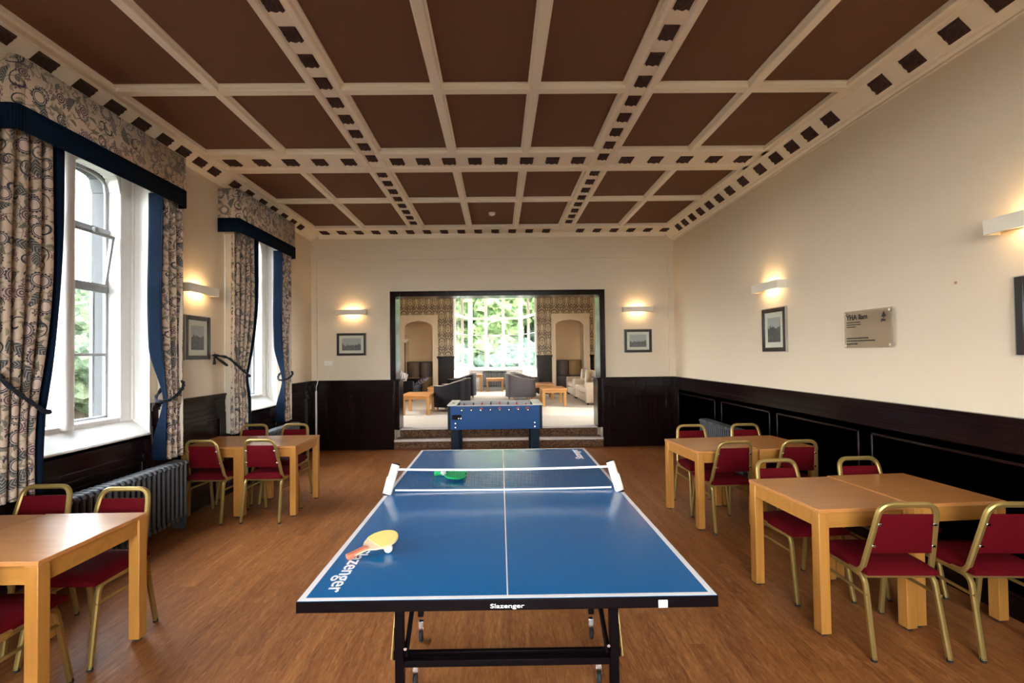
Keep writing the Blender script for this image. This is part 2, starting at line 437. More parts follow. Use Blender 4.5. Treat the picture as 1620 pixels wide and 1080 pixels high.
# acrylic plaque
g = G('clear_acrylic')
tr = g.node('ShaderNodeBsdfTransparent'); tr.inputs[0].default_value = (.80, .79, .78, 1)
gl = g.node('ShaderNodeBsdfGlossy'); gl.inputs['Roughness'].default_value = .04; gl.inputs[0].default_value = (.9, .9, .9, 1)
mx = g.node('ShaderNodeMixShader'); mx.inputs[0].default_value = .16
g.set(mx.inputs[1], tr.outputs[0]); g.set(mx.inputs[2], gl.outputs[0]); g.t.links.new(mx.outputs[0], g.out.inputs[0]); M['acrylic'] = g.mat
# net mesh
g = G('navy_net_mesh'); x, y, z = g.sep(g.coord())
a = g.M('LESS_THAN', g.M('FRACT', g.M('MULTIPLY', x, 100)), .13); b = g.M('LESS_THAN', g.M('FRACT', g.M('MULTIPLY', z, 100)), .13)
k = g.M('MAXIMUM', a, b)
tr = g.node('ShaderNodeBsdfTransparent'); df = g.node('ShaderNodeBsdfDiffuse'); df.inputs[0].default_value = (.01, .02, .05, 1)
mx = g.node('ShaderNodeMixShader'); g.set(mx.inputs[0], k); g.set(mx.inputs[1], tr.outputs[0]); g.set(mx.inputs[2], df.outputs[0])
g.t.links.new(mx.outputs[0], g.out.inputs[0]); M['net'] = g.mat
def print_mat(name, horizon, tone):
    g = G(name); x, y, z = g.sep(g.coord()); h = g.M('ADD', x, y)
    n = g.noise(g.comb(g.M('MULTIPLY', h, 9), z), 1.5, 4, .6)
    top = g.M('ADD', horizon, g.M('MULTIPLY', g.M('SUBTRACT', n, .5), .22))
    m = g.M('LESS_THAN', z, top)
    d = g.noise(g.coord(), 45, 4, .7)
    c = g.mix(m, (*(.42 * t for t in (1, .98, .95)), 1), g.ramp(d, [(.35, tuple(t * .35 for t in tone)), (.65, tone)]))
    g.bsdf(c, .5); return g.mat

# ------------------------------------------------------------------ key dimensions (metres)
XL, XR, D = -3.31, 3.154, 8.482        # walls of the games room
YB = -3.0                              # wall behind the viewer
ZC = 3.86                              # panelled ceiling
H_W = 1.225                            # wainscot height
PZ = .33                               # lounge floor level
WIN = [3.87, 6.50, 1.24]               # left wall window centres; last is unseen, added at this pitch for daylight

# ------------------------------------------------------------------ shell
MB().box(XL - .5, XR + .3, YB - .3, D + .05, -.12, 0).build('floor', M['floor'], kind='structure')
MB().box(XL - .2, XR + .2, YB - .2, D + .4, ZC, ZC + .12).build('ceiling', M['ceil'], kind='structure')
MB().box(XR, XR + .3, YB - .3, D + .4, -.12, ZC + .1).build('wall_right', M['wall'], kind='structure')
# left wall with three window openings, the nearest unseen and added for light
w = MB(); ys = YB - .3
for yc in sorted(WIN):
    w.box(XL - .44, XL, ys, yc - .70, -.12, ZC + .1); ys = yc + .70
    w.box(XL - .44, XL, yc - .70, yc + .70, -.12, .94)
    w.box(XL - .44, XL, yc - .70, yc + .70, 3.46, ZC + .1)
w.box(XL - .44, XL, ys, D + .4, -.12, ZC + .1)
w.build('wall_left', M['wall'], kind='structure')
# back wall: shallow recessed field round the lounge opening
w = MB()
DL, DR, DZ = -1.82, 1.81, 2.70         # clear opening
w.box(XL - .3, DL - .06, D + .04, D + .40, -.12, ZC + .1)
w.box(DR + .06, XR + .3, D + .04, D + .40, -.12, ZC + .1)
w.box(DL - .06, DR + .06, D + .04, D + .40, DZ + .06, ZC + .1)
w.box(XL - .01, -3.215, D, D + .06, 0, ZC)
w.box(3.045, XR + .01, D, D + .06, 0, ZC)
w.box(-3.215, 3.045, D, D + .06, 3.36, ZC)
w.build('wall_back', M['wall'], kind='structure')
# unseen wall behind the viewer, its wide mullioned window added for frontal fill light
w = MB()
w.box(XL - .3, -1.7, YB - .3, YB, -.12, ZC + .1); w.box(1.7, XR + .3, YB - .3, YB, -.12, ZC + .1)
w.box(-1.7, 1.7, YB - .3, YB, -.12, .8); w.box(-1.7, 1.7, YB - .3, YB, 3.45, ZC + .1)
w.build('wall_front', M['wall'], kind='structure')
fill_win = struct('window_4')  # added opening, lets in fill daylight from behind the viewer
w = MB()
for k in range(6):
    x = -1.7 + k * .68; w.box(x - .04, x + .04, YB - .22, YB - .06, .8, 3.45)
for z in (.82, 2.55, 3.43): w.box(-1.7, 1.7, YB - .2, YB - .08, z - .04, z + .04)
w.build('window_frame', M['white'], fill_win)
MB().box(-1.7, 1.7, YB - .15, YB - .145, .8, 3.45).build('pane', M['glass'], fill_win)

# ------------------------------------------------------------------ left windows
def arch_panel(mb, ya, yb, z0, zs, zt, ztop, x0, x1, m=0, left=0, right=0, n=8, power=2.6):
    """flat panel above an arched light: fills from arch up to ztop"""
    c = (ya + yb) / 2; hw = (yb - ya) / 2; pts = []
    for k in range(n * 2 + 1):
        t = -1 + k / n; pts.append((c + hw * t, zs + (zt - zs) * (max(0, 1 - abs(t) ** power)) ** (1 / power)))
    for (a, b) in zip(pts[:-1], pts[1:]):
        mb.hexa([(x0, a[0], a[1]), (x1, a[0], a[1]), (x1, b[0], b[1]), (x0, b[0], b[1]),
                 (x0, a[0], ztop), (x1, a[0], ztop), (x1, b[0], ztop), (x0, b[0], ztop)], m)
    return pts
def left_window(idx, yc):
    w = struct('window_%d' % idx)
    y0, y1 = yc - .70, yc + .70; xf, xg, xo = -3.47, -3.60, XL - .44
    # sloping sill board and reveal lining
    s = MB(); s.hexa([(xf - .02, y0, .93), (XL + .012, y0, .90), (XL + .012, y1, .90), (xf - .02, y1, .93),
                      (xf - .02, y0, 1.085), (XL + .012, y0, .945), (XL + .012, y1, .945), (xf - .02, y1, 1.085)])
    s.build('sill', M['white'], w, bevel=.006)
    r = MB()
    for a, b in ((y0, y0 + .012), (y1 - .012, y1)): r.box(xf, XL + .004, a, b, .95, 3.46)
    r.box(xf, XL + .004, y0, y1, 3.448, 3.46)
    r.box(xf, xf + .022, y0 + .012, y0 + .034, 1.08, 3.45); r.box(xf, xf + .022, y1 - .034, y1 - .012, 1.08, 3.45)
    r.build('reveal_lining', M['white'], w, bevel=.004)
    lights = [(yc - .55, yc - .05), (yc + .05, yc + .55)]
    f = MB()
    for (a, b, x0, x1, m) in ((0, 0, xg, xf, 0), (0, 0, xo, xg - .012, 1)):
        f.box(x0, x1, y0, lights[0][0], .94, 3.46, m); f.box(x0, x1, lights[1][1], y1, .94, 3.46, m)
        f.box(x0, x1, lights[0][1], lights[1][0], .94, 3.46, m)
        for (p, q) in lights:
            f.box(x0, x1, p, q, .94, 1.115, m)
            arch_panel(f, p, q, 0, 3.17, 3.33, 3.46, x0, x1, m, power=3.6)
    f.build('window_frame', [M['white'], M['stone']], w, bevel=.012)
    mu = MB(); mu.prism([(xf - .01, yc - .05)] + [(xf + .012 + .035 * math.sin(PI * k / 8), yc - .045 * math.cos(PI * k / 8)) for k in range(9)] + [(xf - .01, yc + .05)], 'z', 1.08, 3.45)
    mu.build('mullion', M['white'], w, smooth=40)
    for li, (p, q) in enumerate(lights):
        b = MB(); xb0, xb1 = xg - .02, xg + .012
        b.box(xb0, xb1, p, p + .022, 1.115, 2.79); b.box(xb0, xb1, q - .022, q, 1.115, 2.79)
        b.box(xb0, xb1, p, q, 1.115, 1.135); b.box(xb0, xb1 - .005, p, q, 1.675, 1.70)
        b.box(xb0, xb1 + .01, p, q, 2.25, 2.30); b.box(xb0, xb1 + .015, p, q, 2.775, 2.83)
        b.sweep([(xg, p + .012, 2.83), (xg, p + .012, 3.15)] + [(xg, (p + q) / 2 - (.235) * math.cos(PI * k / 10), 3.15 + .165 * math.sin(PI * k / 10) ** .42) for k in range(1, 10)] + [(xg, q - .012, 3.15), (xg, q - .012, 2.83)], rsec(.022, .03, .004))
        b.box(xg - .06, xg - .03, q - .115, q - .09, 1.12, 2.26)
        b.build('casement_frame', M['casement'], w, bevel=.003)
        # opening vent leaning inwards at its top
        v = MB(); t = .07
        for (ya, yb) in ((p + .03, p + .055), (q - .055, q - .03)):
            v.hexa([(xg + .0, ya, 2.31), (xg + .03, ya, 2.31), (xg + .03, yb, 2.31), (xg + .0, yb, 2.31),
                    (xg + t, ya, 2.76), (xg + t + .03, ya, 2.76), (xg + t + .03, yb, 2.76), (xg + t, yb, 2.76)])
        v.box(xg + t, xg + t + .03, p + .03, q - .03, 2.74, 2.765); v.box(xg, xg + .03, p + .03, q - .03, 2.30, 2.325)
        v.box(xg + t + .02, xg + t + .05, (p + q) / 2 - .02, (p + q) / 2 + .02, 2.75, 2.79)
        v.build('opening_vent', M['casement'], w, bevel=.003)
        gp = MB(); gp.box(xg - .006, xg - .003, p, q, 1.115, 3.33)
        gp.build('pane', M['glass'], w)
    return w
for i, yc in enumerate(WIN): left_window(i + 1, yc)

# ------------------------------------------------------------------ wainscot
def panel_run(mb, axis, face, out, a, b, top, panels, railz=.955, base=.13, cap=True):
    """axis 'y': runs along y at x=face, out=+-1 is the direction into the room. panels: list of (p,q)"""
    def bx(u0, u1, d0, d1, z0, z1):
        lo, hi = sorted((face + out * d0, face + out * d1))
        if axis == 'y': mb.box(lo, hi, u0, u1, z0, z1)
        else: mb.box(u0, u1, lo, hi, z0, z1)
    bx(a, b, -.01, .012, 0, top)
    bx(a, b, .012, .034, 0, base); bx(a, b, .012, .026, base, base + .025)
    if cap:
        bx(a, b, .012, .045, top - .022, top); bx(a, b, .012, .032, top - .045, top - .022)
        bx(a, b, .012, .024, top - .075, top - .045); bx(a, b, .012, .022, top - .17, top - .155); bx(a, b, .012, .018, top - .2, top - .17)
    z0, z1 = .27, railz
    prev = a
    for (p, q) in panels:
        bx(prev, p, .012, .024, base + .025, z1 + .05); prev = q
        bx(p, q, .012, .024, base + .025, z0); bx(p, q, .012, .024, z1, z1 + .05)
        for (u0, u1, v0, v1) in ((p, q, z0, z0 + .02), (p, q, z1 - .02, z1), (p, p + .02, z0, z1), (q - .02, q, z0, z1)):
            bx(u0, u1, .012, .032, v0, v1)
        bx(p + .07, q - .07, .012, .018, z0 + .07, z1 - .07)
    bx(prev, b, .012, .024, base + .025, z1 + .05)
# right
w = MB(); panel_run(w, 'y', XR, -1, YB, D, H_W, [(6.84 + .05, 8.3), (5.49, 6.70), (4.13, 5.36), (2.78, 4.0), (1.43, 2.65), (.08, 1.30), (-1.27, -.05), (-2.62, -1.4)])
w.build('trim_1', M['wains'], kind='structure', bevel=.004)
# left, lower below the windows
w = MB(); ys = YB
for yc in sorted(WIN):
    a, b = yc - .70, yc + .70
    panel_run(w, 'y', XL, 1, ys, a, H_W, [(ys + .12, a - .12)] if a - ys > .5 else [])
    panel_run(w, 'y', XL, 1, a, b, .935, [(a + .12, b - .12)], railz=.72, cap=False)
    ys = b
panel_run(w, 'y', XL, 1, ys, D, H_W, [(ys + .1, D - .12)])
w.build('trim_2', M['wains'], kind='structure', bevel=.004)
# back wall pieces
w = MB(); panel_run(w, 'x', D, -1, XL, -1.86, H_W, [(-3.05, -2.0)], railz=.925)
w.box(XL, -1.86, D, D + .06, 0, H_W)
w.build('trim_3', M['wains'], kind='structure', bevel=.004)
w = MB(); panel_run(w, 'x', D, -1, 1.85, XR, H_W, [(1.98, 2.98)], railz=.925)
w.box(1.85, XR, D, D + .06, 0, H_W)
w.build('trim_4', M['wains'], kind='structure', bevel=.004)
# opening surround (door_1): architrave and deep glossy jambs
dr = MB()
for (x0, x1) in ((DL - .095, DL), (DR, DR + .095)): dr.box(x0, x1, D - .01, D + .06, H_W, DZ + .09)
dr.box(DL, DR, D - .01, D + .06, DZ, DZ + .09)
for (x0, x1) in ((DL - .095, DL - .07), (DR + .07, DR + .095)): dr.box(x0, x1, D - .025, D, H_W, DZ + .09)
dr.box(DL - .095, DR + .095, D - .025, D, DZ + .065, DZ + .09)
dr.box(DL - .06, DL, D + .06, D + .42, PZ, DZ + .06); dr.box(DR, DR + .06, D + .06, D + .42, PZ, DZ + .06)
dr.box(DL, DR, D + .06, D + .42, DZ, DZ + .06)
dr.box(DL - .0, DL + .05, D + .03, D + .40, PZ, H_W - .03); dr.box(DR - .05, DR, D + .03, D + .40, PZ, H_W - .03)
dr.box(DL - .05, DL + .075, D - .03, D + .42, H_W - .03, H_W); dr.box(DR - .075, DR + .05, D - .03, D + .42, H_W - .03, H_W)
dr.build('door_1', M['wains'], kind='structure', bevel=.006)

# ------------------------------------------------------------------ steps up to the lounge
st = MB()
st.box(-1.86, 1.85, D + .025, D + .42, 0, .15, 0); st.box(-1.82, 1.81, D + .33, D + .62, .15, PZ - .015, 0)
o = st.build('trim_5', [M['stepcarpet']], kind='structure'); 
ns = MB(); ns.box(-1.86, 1.85, D + .0, D + .055, .12, .165); ns.box(-1.82, 1.81, D + .30, D + .355, PZ - .045, PZ)
ns.build('trim_6', M['nosing'], kind='structure', bevel=.008)
tr = MB(); tr.box(-1.82, 1.81, D + .055, D + .34, .15, .158); tr.build('trim_7', M['stepcarpet'], kind='structure')

# ------------------------------------------------------------------ ceiling ribs and beams
ZS = 3.81
BL, BR = -1.374, 1.188       # long beams
T2Y = 5.35                   # cross beam
TH = .27
def ribsec(c, w0=.032, w1=.052): return [(c - w1, ZC + .01), (c - w1, ZC - .012), (c - w0 - .006, ZC - .02), (c - w0 - .004, ZS + .008), (c - w0, ZS), (c + w0, ZS), (c + w0 + .004, ZS + .008), (c + w0 + .006, ZC - .02), (c + w1, ZC - .012), (c + w1, ZC + .01)]
tn = [8]
def trim(mb, mat, bevel=None, smooth=None):
    o = mb.build('trim_%d' % tn[0], mat, kind='structure', bevel=bevel, smooth=smooth); tn[0] += 1; return o
YE = D - .42                 # inner edge of back cornice
for x in (-2.285, -.475, .318, 2.115):
    for ya, yb in ((YB, T2Y - TH + .01), (T2Y + TH - .01, YE + .1)):
        m = MB(); m.prism(ribsec(x), 'y', ya, yb); trim(m, M['plaster'])
for y in (3.895, 6.71, .9, 2.0, -.6):
    for xa, xb in ((XL + .15, BL - .11), (BL + .11, BR - .11), (BR + .11, XR - .15)):
        m = MB(); m.prism([(p[0], p[1] + (.0015 if p[1] < ZS + .004 else 0)) for p in ribsec(y, .036, .06)], 'x', xa, xb); trim(m, M['plaster'])
# one rough rosette block, reused
db = MB(); nx = 10
def blk(u, v):
    e = 0 if (u in (0, 1) or v in (0, 1)) else -.012 - .012 * random.random()
    return ((u - .5) * 1.0 + (random.uniform(-.03, .03) if v in (0, 1) else 0), (v - .5) * 1.0 + (random.uniform(-.03, .03) if u in (0, 1) else 0), e)
db.grid(blk, nx, nx)
ring = [(-.5, -.5, 0), (.5, -.5, 0), (.5, .5, 0), (-.5, .5, 0)]
db.v = [(x, y, z) for (x, y, z) in db.v]
db.hexa([(-.49, -.49, 0), (.49, -.49, 0), (.49, .49, 0), (-.49, .49, 0), (-.49, -.49, .004), (.49, -.49, .004), (.49, .49, .004), (-.49, .49, .004)])
dproto = db.build('dentil', M['dentil'])
DME = dproto.data; bpy.data.objects.remove(dproto)
def dentil(parent, loc, sx, sy, rot=None):
    o = bpy.data.objects.new('dentil', DME); COL.objects.link(o); o.parent = parent; o.location = loc
    o.scale = (sx, sy, 1.0)
    if rot: o.rotation_euler = rot
ZD = ZS + .018               # level of the sunk band
def beam(axis, c, a, b, w, band):
    """coffered beam: two moulded rails with a sunk band between"""
    h = w / 2; bh = band / 2; m = MB()
    for s in (-1, 1):
        pr = [(c + s * h, ZC + .01), (c + s * h, ZS + .012), (c + s * (h - .008), ZS), (c + s * (bh + .022), ZS), (c + s * (bh + .016), ZS + .006), (c + s * (bh + .010), ZS + .008), (c + s * (bh + .004), ZS + .022), (c + s * bh, ZC + .01)]
        if s < 0: pr = pr[::-1]
        m.prism(pr, axis, a, b)
        q = c + s * (h + .012)
        m.prism([(q - .014, ZC + .01), (q - .014, ZC - .018), (q + .014, ZC - .018), (q + .014, ZC + .01)], axis, a, b)
    if axis == 'y': m.box(c - bh - .005, c + bh + .005, a, b, ZD, ZC + .01)
    else: m.box(a, b, c - bh - .005, c + bh + .005, ZD, ZC + .01)
    return trim(m, M['plaster'])
for bc in (BL, BR):
    for (a, b) in ((YB, T2Y - TH), (T2Y + TH, YE + .05)):
        o = beam('y', bc, a, b, .245, .118)
        y = 4.94 if a == YB else T2Y + TH + .08
        st_ = -.290 if a == YB else .300
        while (y > 1.5 if a == YB else y < YE - .0):
            dentil(o, (bc, y, ZD), .112, .15); y += st_
segs = [(XL + .2, BL - .117), (BL + .117, BR - .117), (BR + .117, XR - .2)]
cnt = [5, 8, 5]
for (a, b), nn in zip(segs, cnt):
    o = beam('x', T2Y, a, b, TH * 2, .25)
    for k in range(nn): dentil(o, (a + (k + .5) * (b - a) / nn, T2Y - .035, ZD), .15, .20)
for bc in (BL, BR):          # crossing pieces
    m = MB(); m.box(bc - .1225, bc - .07, T2Y - TH, T2Y + TH, ZS, ZC + .01); m.box(bc + .07, bc + .1225, T2Y - TH, T2Y + TH, ZS + .002, ZC + .01)
    m.box(bc - .07, bc + .07, T2Y - TH, T2Y + TH, ZD, ZC + .01); m.box(bc - .07, bc + .07, T2Y + TH - .12, T2Y + TH, ZS + .003, ZD); o = trim(m, M['plaster'])
    dentil(o, (bc, 5.235, ZD), .112, .15)
# side cornices: moulding, sloping band with rosettes, wall moulding
def cornice_side(wall, out, zw, din, y0, y1):
    X = lambda d: wall + out * d
    pr = [(X(0), ZC + .01), (X(0), zw), (X(.02), zw), (X(.035), zw + .02), (X(.05), zw + .022), (X(.052), zw + .030), (X(.062), zw + .034), (X(din - .092), ZS - .008), (X(din - .084), ZS - .006), (X(din - .075), ZS), (X(din - .02), ZS), (X(din), ZS + .01), (X(din), ZC + .01)]
    if out < 0: pr = pr[::-1]
    m = MB(); m.prism(pr, 'y', y0, y1); o = trim(m, M['plaster'])
    xa, za, xb, zb = X(.062), zw + .034, X(din - .092), ZS - .008
    ang = math.atan2(zb - za, xb - xa); cx, cz = (xa + xb) / 2, (za + zb) / 2; L = math.hypot(xb - xa, zb - za)
    if out < 0: ang = ang - PI
    return o, cx, cz, L, ang
oR, cxr, czr, Lr, angr = cornice_side(XR, -1, 3.655, .265, YB, D)
oL, cxl, czl, Ll, angl = cornice_side(XL, 1, 3.70, .235, YB, D)
def side_dentils(o, cx, cz, L, ang, ys, k=.90, ln=.165):
    for y in ys: dentil(o, (cx, y, cz - .002), L * k, ln, (0, -ang, 0))
k = .975
side_dentils(oR, cxr, czr, Lr, angr, [y * k for y in (2.85, 3.162, 3.488, 3.794, 4.372, 4.664, 4.95, 5.238, 5.95, 6.296, 6.602, 6.91, 7.216, 7.52, 7.82, 8.1)] + [5.42], .76, .15)
side_dentils(oL, cxl, czl, Ll, angl, [y * .985 for y in (2.82, 3.13, 3.447, 3.781, 4.08, 4.381, 4.689, 4.965, 5.24, 5.94, 6.265, 6.62, 6.94, 7.28, 7.6, 7.9)] + [5.42])
# back cornice
m = MB(); m.prism([(D + .02, ZC + .01), (D + .02, 3.735), (D - .02, 3.735), (D - .03, 3.755), (D - .045, 3.765), (D - .06, 3.79), (D - .075, ZS - .004), (D - .31, ZS - .004), (D - .32, ZS - .012), (D - .34, ZS - .012), (D - .42, ZS + .002), (D - .42, ZC + .01)][::-1], 'x', XL + .15, XR - .15)
o = trim(m, M['plaster'])
x = -3.0
while x < 2.95:
    if min(abs(x - BL), abs(x - BR)) > .09: dentil(o, (x, D - .195, ZS - .006), .135, .2)
    x += .297
# thin cable moulding on right wall below the cornice
m = MB(); m.box(XR - .012, XR, YB, D, 3.635, 3.648); trim(m, M['plaster'])

# ------------------------------------------------------------------ pelmets
def pelmet(y0, y1, z0, z1, label, grp):
    t = thing('pelmet', label, 'pelmet', (0, 0, 0), 0, grp)
    xf = -3.07
    path = fillet([(XL + .002, y0, 0), (xf, y0, 0), (xf, y1, 0), (XL + .002, y1, 0)], .05, 6)
    L = [0]
    for a, b in zip(path[:-1], path[1:]): L.append(L[-1] + (b - a).length)
    def strip(za, zb, off, name, mat, par):
        m = MB()
        for i in range(len(path) - 1):
            a, b = path[i], path[i + 1]
            def offp(p, i):
                q0 = path[max(0, i - 1)]; q1 = path[min(len(path) - 1, i + 1)]
                d = (q1 - q0).normalized(); nrm = Vector((d.y, -d.x, 0)); return p + nrm * off
            A, B = offp(a, i), offp(b, i + 1)
            m.face([(A.x, A.y, za), (B.x, B.y, za), (B.x, B.y, zb), (A.x, A.y, zb)], 0, [(L[i], za), (L[i + 1], za), (L[i + 1], zb), (L[i], zb)])
        o = m.build(name, mat, par, smooth=60); md = o.modifiers.new('s', 'SOLIDIFY'); md.thickness = .012; md.offset = 0
        return o
    strip(z0 + .13, z1, 0, 'pelmet_fabric', M['floral'], t)
    strip(z0, z0 + .165, .008, 'bottom_band', M['navy'], t)
    MB().box(XL + .002, xf - .02, y0 + .02, y1 - .02, z1 - .025, z1 - .005).build('top_board', M['white'], t)
    return t
pelmet(3.06, 4.735, 3.13, 3.615, 'floral fabric pelmet with navy bottom band over the nearer window', 'window pelmets')
pelmet(5.67, 7.27, 3.14, 3.66, 'floral fabric pelmet with navy bottom band over the farther window', 'window pelmets')

# ------------------------------------------------------------------ curtains
def curtain(yo, yi, ztie, zb, zt, tie_frac, label, nf=5, x0=-3.165, yob=None, yib=None, tie_y=None):
    """yo outer edge, yi inner edge (towards the glass)"""
    t = thing('curtain', label, 'curtain', (0, 0, 0), 0, 'floral curtains at the left windows')
    yob = yo if yob is None else yob
    s = 1 if yi > yo else -1; Wd = abs(yi - yo); ty = tie_y if tie_y is not None else yo + s * Wd * tie_frac
    yib = ty + s * .02 if yib is None else yib
    def sm(a): a = max(0, min(1, a)); return a * a * (3 - 2 * a)
    def edges(z):
        if z > ztie:
            f = (z - ztie) / (zt - ztie); g_ = 1 - (1 - min(1, f * 1.6)) ** 2.2
            return yo, ty + (yi - ty) * g_
        f = sm((ztie - z) / .35); return yo + (yob - yo) * f, ty + (yib - ty) * f
    def P(u, z, push=0):
        a, b = edges(z); w = abs(b - a) / Wd
        amp = .030 + .012 * (1 - w)
        near = math.exp(-((z - ztie) / .09) ** 2)
        amp *= 1 - .45 * near
        ph = 2 * PI * nf * u + .5 * math.sin(3 * z + 5 * u)
        yy = a + (b - a) * u + .010 * math.sin(2 * ph)
        return (x0 + amp * math.cos(ph) + .018 * near + push, yy, z)
    Wf = Wd * 2.1
    def sheet(name, u0, u1, par, mat, nu, ret=False, push=0):
        m = MB(); nv = 70
        if not ret:
            m.grid(lambda u, v: P(u0 + (u1 - u0) * u, zb + (zt - zb) * v, push), nu, nv, uvf=lambda u, v: ((u0 + (u1 - u0) * u) * Wf, zb + (zt - zb) * v))
        else:       # leading edge turned back towards the glass
            def R(u, v):
                z = zb + (zt - zb) * v; p = P(1.0, z); q = sm(abs((z - ztie)) / .5)
                return (p[0] + (-3.265 - p[0]) * u * (.45 + .55 * q), p[1] - s * .004 - s * .03 * u * (1 - q), z)
            m.grid(R, 6, nv)
        o = m.build(name, mat, par, smooth=80); md = o.modifiers.new('s', 'SOLIDIFY'); md.thickness = .004; md.offset = 0
        return o
    sheet('curtain_fabric', 0, .88, t, M['floral'], 110)
    b1 = sheet('leading_border', .88, 1, t, M['navy'], 16, push=.001)
    sheet('edge_return', 0, 1, t, M['navy'], 6, ret=True)
    m = MB(); m.grid(lambda u, v: (P(0, zb + (zt - zb) * v)[0] * (1 - u) + (-3.302) * u, P(0, zb + (zt - zb) * v)[1] + s * (.10 * u + .006 * math.sin(u * 6)), zb + (zt - zb) * v), 4, 50)
    m.build('outer_lining', M['lining'], t, smooth=80)
    return t
def tieback(yh, zh, yi, zt_, label, xo=-3.165):
    t = thing('curtain_tieback', label, 'tieback', (0, 0, 0), 0, 'rope tiebacks')
    s = 1 if yi > yh else -1; W_ = abs(yi - yh)
    pts = [(XL + .03, yh, zh), (xo + .03, yh + s * .03, zh - .03), (xo + .078, yh + s * W_ * .3, zh - (zh - zt_) * .45), (xo + .085, yh + s * W_ * .6, zh - (zh - zt_) * .75), (xo + .075, yi - s * .05, zt_ + .01), (xo + .045, yi + s * .02, zt_ - .005), (xo - .02, yi + s * .025, zt_), (xo - .07, yi - s * .06, zt_ + .05), (XL + .04, yh + s * .02, zh - .02)]
    # smooth
    def cr(p, n=6):
        p = [Vector(a) for a in p]; out = []
        for i in range(len(p) - 1):
            a = p[max(0, i - 1)]; b = p[i]; c = p[i + 1]; d = p[min(len(p) - 1, i + 2)]
            for k in range(n):
                q = k / n; out.append(.5 * ((2 * b) + (c - a) * q + (2 * a - 5 * b + 4 * c - d) * q * q + (3 * b - a - 3 * c + d) * q ** 3))
        out.append(p[-1]); return out
    P_ = cr(pts, 10); m = MB()
    for ph in (0, PI):
        q = []
        for i, p in enumerate(P_):
            a = ph + i * .55; q.append(p + Vector((.007 * math.cos(a), 0, .007 * math.sin(a))))
        m.tube(q, .0105, 6)
    m.build('rope', M['rope'], t, smooth=60)
    h = MB(); h.tube(fillet([(XL, yh, zh), (XL + .045, yh, zh), (XL + .05, yh, zh + .03)], .01), .004, 6); h.build('wall_hook', M['chrome'], t, smooth=60)
    ts = MB(); ts.lathe([(.003, 0), (.012, -.02), (.010, -.035), (.018, -.10), (.0, -.10)], (XL + .05, yh - s * .01, zh - .01), 10); ts.build('tassel', M['rope'], t, smooth=50)
    return t
curtain(3.00, 3.465, 1.29, .735, 3.20, .68, 'floral curtain tied back at the left edge of the photo, beside the nearer window', nf=5, tie_y=3.325, yib=3.315)
curtain(4.765, 4.47, 1.27, .69, 3.20, .5, 'narrow floral curtain with navy edge, tied at the far side of the nearer window', nf=3, tie_y=4.53, yib=4.52, x0=-3.16)
curtain(5.70, 6.27, 1.43, .74, 3.20, .6, 'floral curtain tied back at the near side of the farther window, behind a red chair', nf=5, tie_y=5.99, yib=6.07)
curtain(7.25, 6.95, 1.32, .70, 3.20, .5, 'narrow floral curtain with navy edge, tied nearest the far left corner of the room', nf=3, tie_y=7.02, yib=7.0, x0=-3.16)
tieback(2.94, 1.62, 3.33, 1.29, 'thick navy rope tieback round the curtain at the left edge of the photo')
tieback(4.79, 1.45, 4.50, 1.255, 'navy rope tieback round the narrow curtain at the far side of the nearer window')
tieback(5.52, 1.68, 5.99, 1.42, 'navy rope tieback slanting from its wall hook across the curtain beside the left wall picture')
tieback(7.28, 1.46, 6.98, 1.32, 'navy rope tieback round the curtain nearest the far left corner')

# ------------------------------------------------------------------ radiators
def radiator(x, y0, y1, zt, label, name='radiator', axis='y', pitch=.060, wide=.14):
    t = thing('radiator', label, 'radiator', (x, y0, 0), 0)
    n = int(round((y1 - y0) / pitch)); m = MB(); zb = .10 if x < 5 else .1
    h = wide / 2
    for dx in (-h + .02, 0, h - .02):
        path = [(dx, 0, zb + .03), (dx, 0, zt - .03)]
        m.sweep(path, rsec(.036, .026, .010), up=(0, 1, 0))
    m.sweep(fillet([(-h, 0, zt - .035), (-h + .015, 0, zt - .012), (h - .015, 0, zt - .012), (h, 0, zt - .035)], .012), rsec(.038, .034, .014), up=(0, 0, 1))
    m.sweep([(-h + .005, 0, zb + .02), (h - .005, 0, zb + .02)], rsec(.038, .04, .011))
    for zz in (zb + .05, zt - .05): m.box(-.018, .018, -.032, .032, zz - .015, zz + .015)
    sec = m.build('section', M['iron'], t, smooth=50)
    for k in range(n):
        o = sec if k == 0 else sec.copy()
        if k: COL.objects.link(o); o.parent = t
        o.location = (0, (k + .5) * pitch, 0) if axis == 'y' else ((k + .5) * pitch, 0, 0)
        if axis == 'x': o.rotation_euler = (0, 0, PI / 2)
    L = n * pitch
    for q in (.5, n - .5):
        f = MB(); f.box(-h + .01, h - .01, -.012, .012, 0, zb + .03)
        fo = f.build('foot', M['iron'], t, bevel=.004); fo.location = (0, q * pitch, 0) if axis == 'y' else (q * pitch, 0, 0)
        if axis == 'x': fo.rotation_euler = (0, 0, PI / 2)
    v = MB(); v.tube(fillet([(0, L + .005, .14), (0, L + .06, .14), (0, L + .06, 0)], .02), .011, 8); v.lathe([(.018, .14), (.018, .19), (.012, .2)], (0, L + .05, 0), 12)
    vo = v.build('valve', M['chrome'], t, smooth=50)
    if axis == 'x': vo.rotation_euler = (0, 0, -PI / 2)
    return t
radiator(XL + .20, 3.28, 4.70, .655, 'dark grey column radiator under the nearer window')
radiator(XL + .20, 6.22, 7.35, .655, 'dark grey column radiator under the farther window, behind the left dining tables')
radiator(XR - .15, 5.86, 6.99, .675, 'dark grey column radiator on the right wall behind the farther right tables')

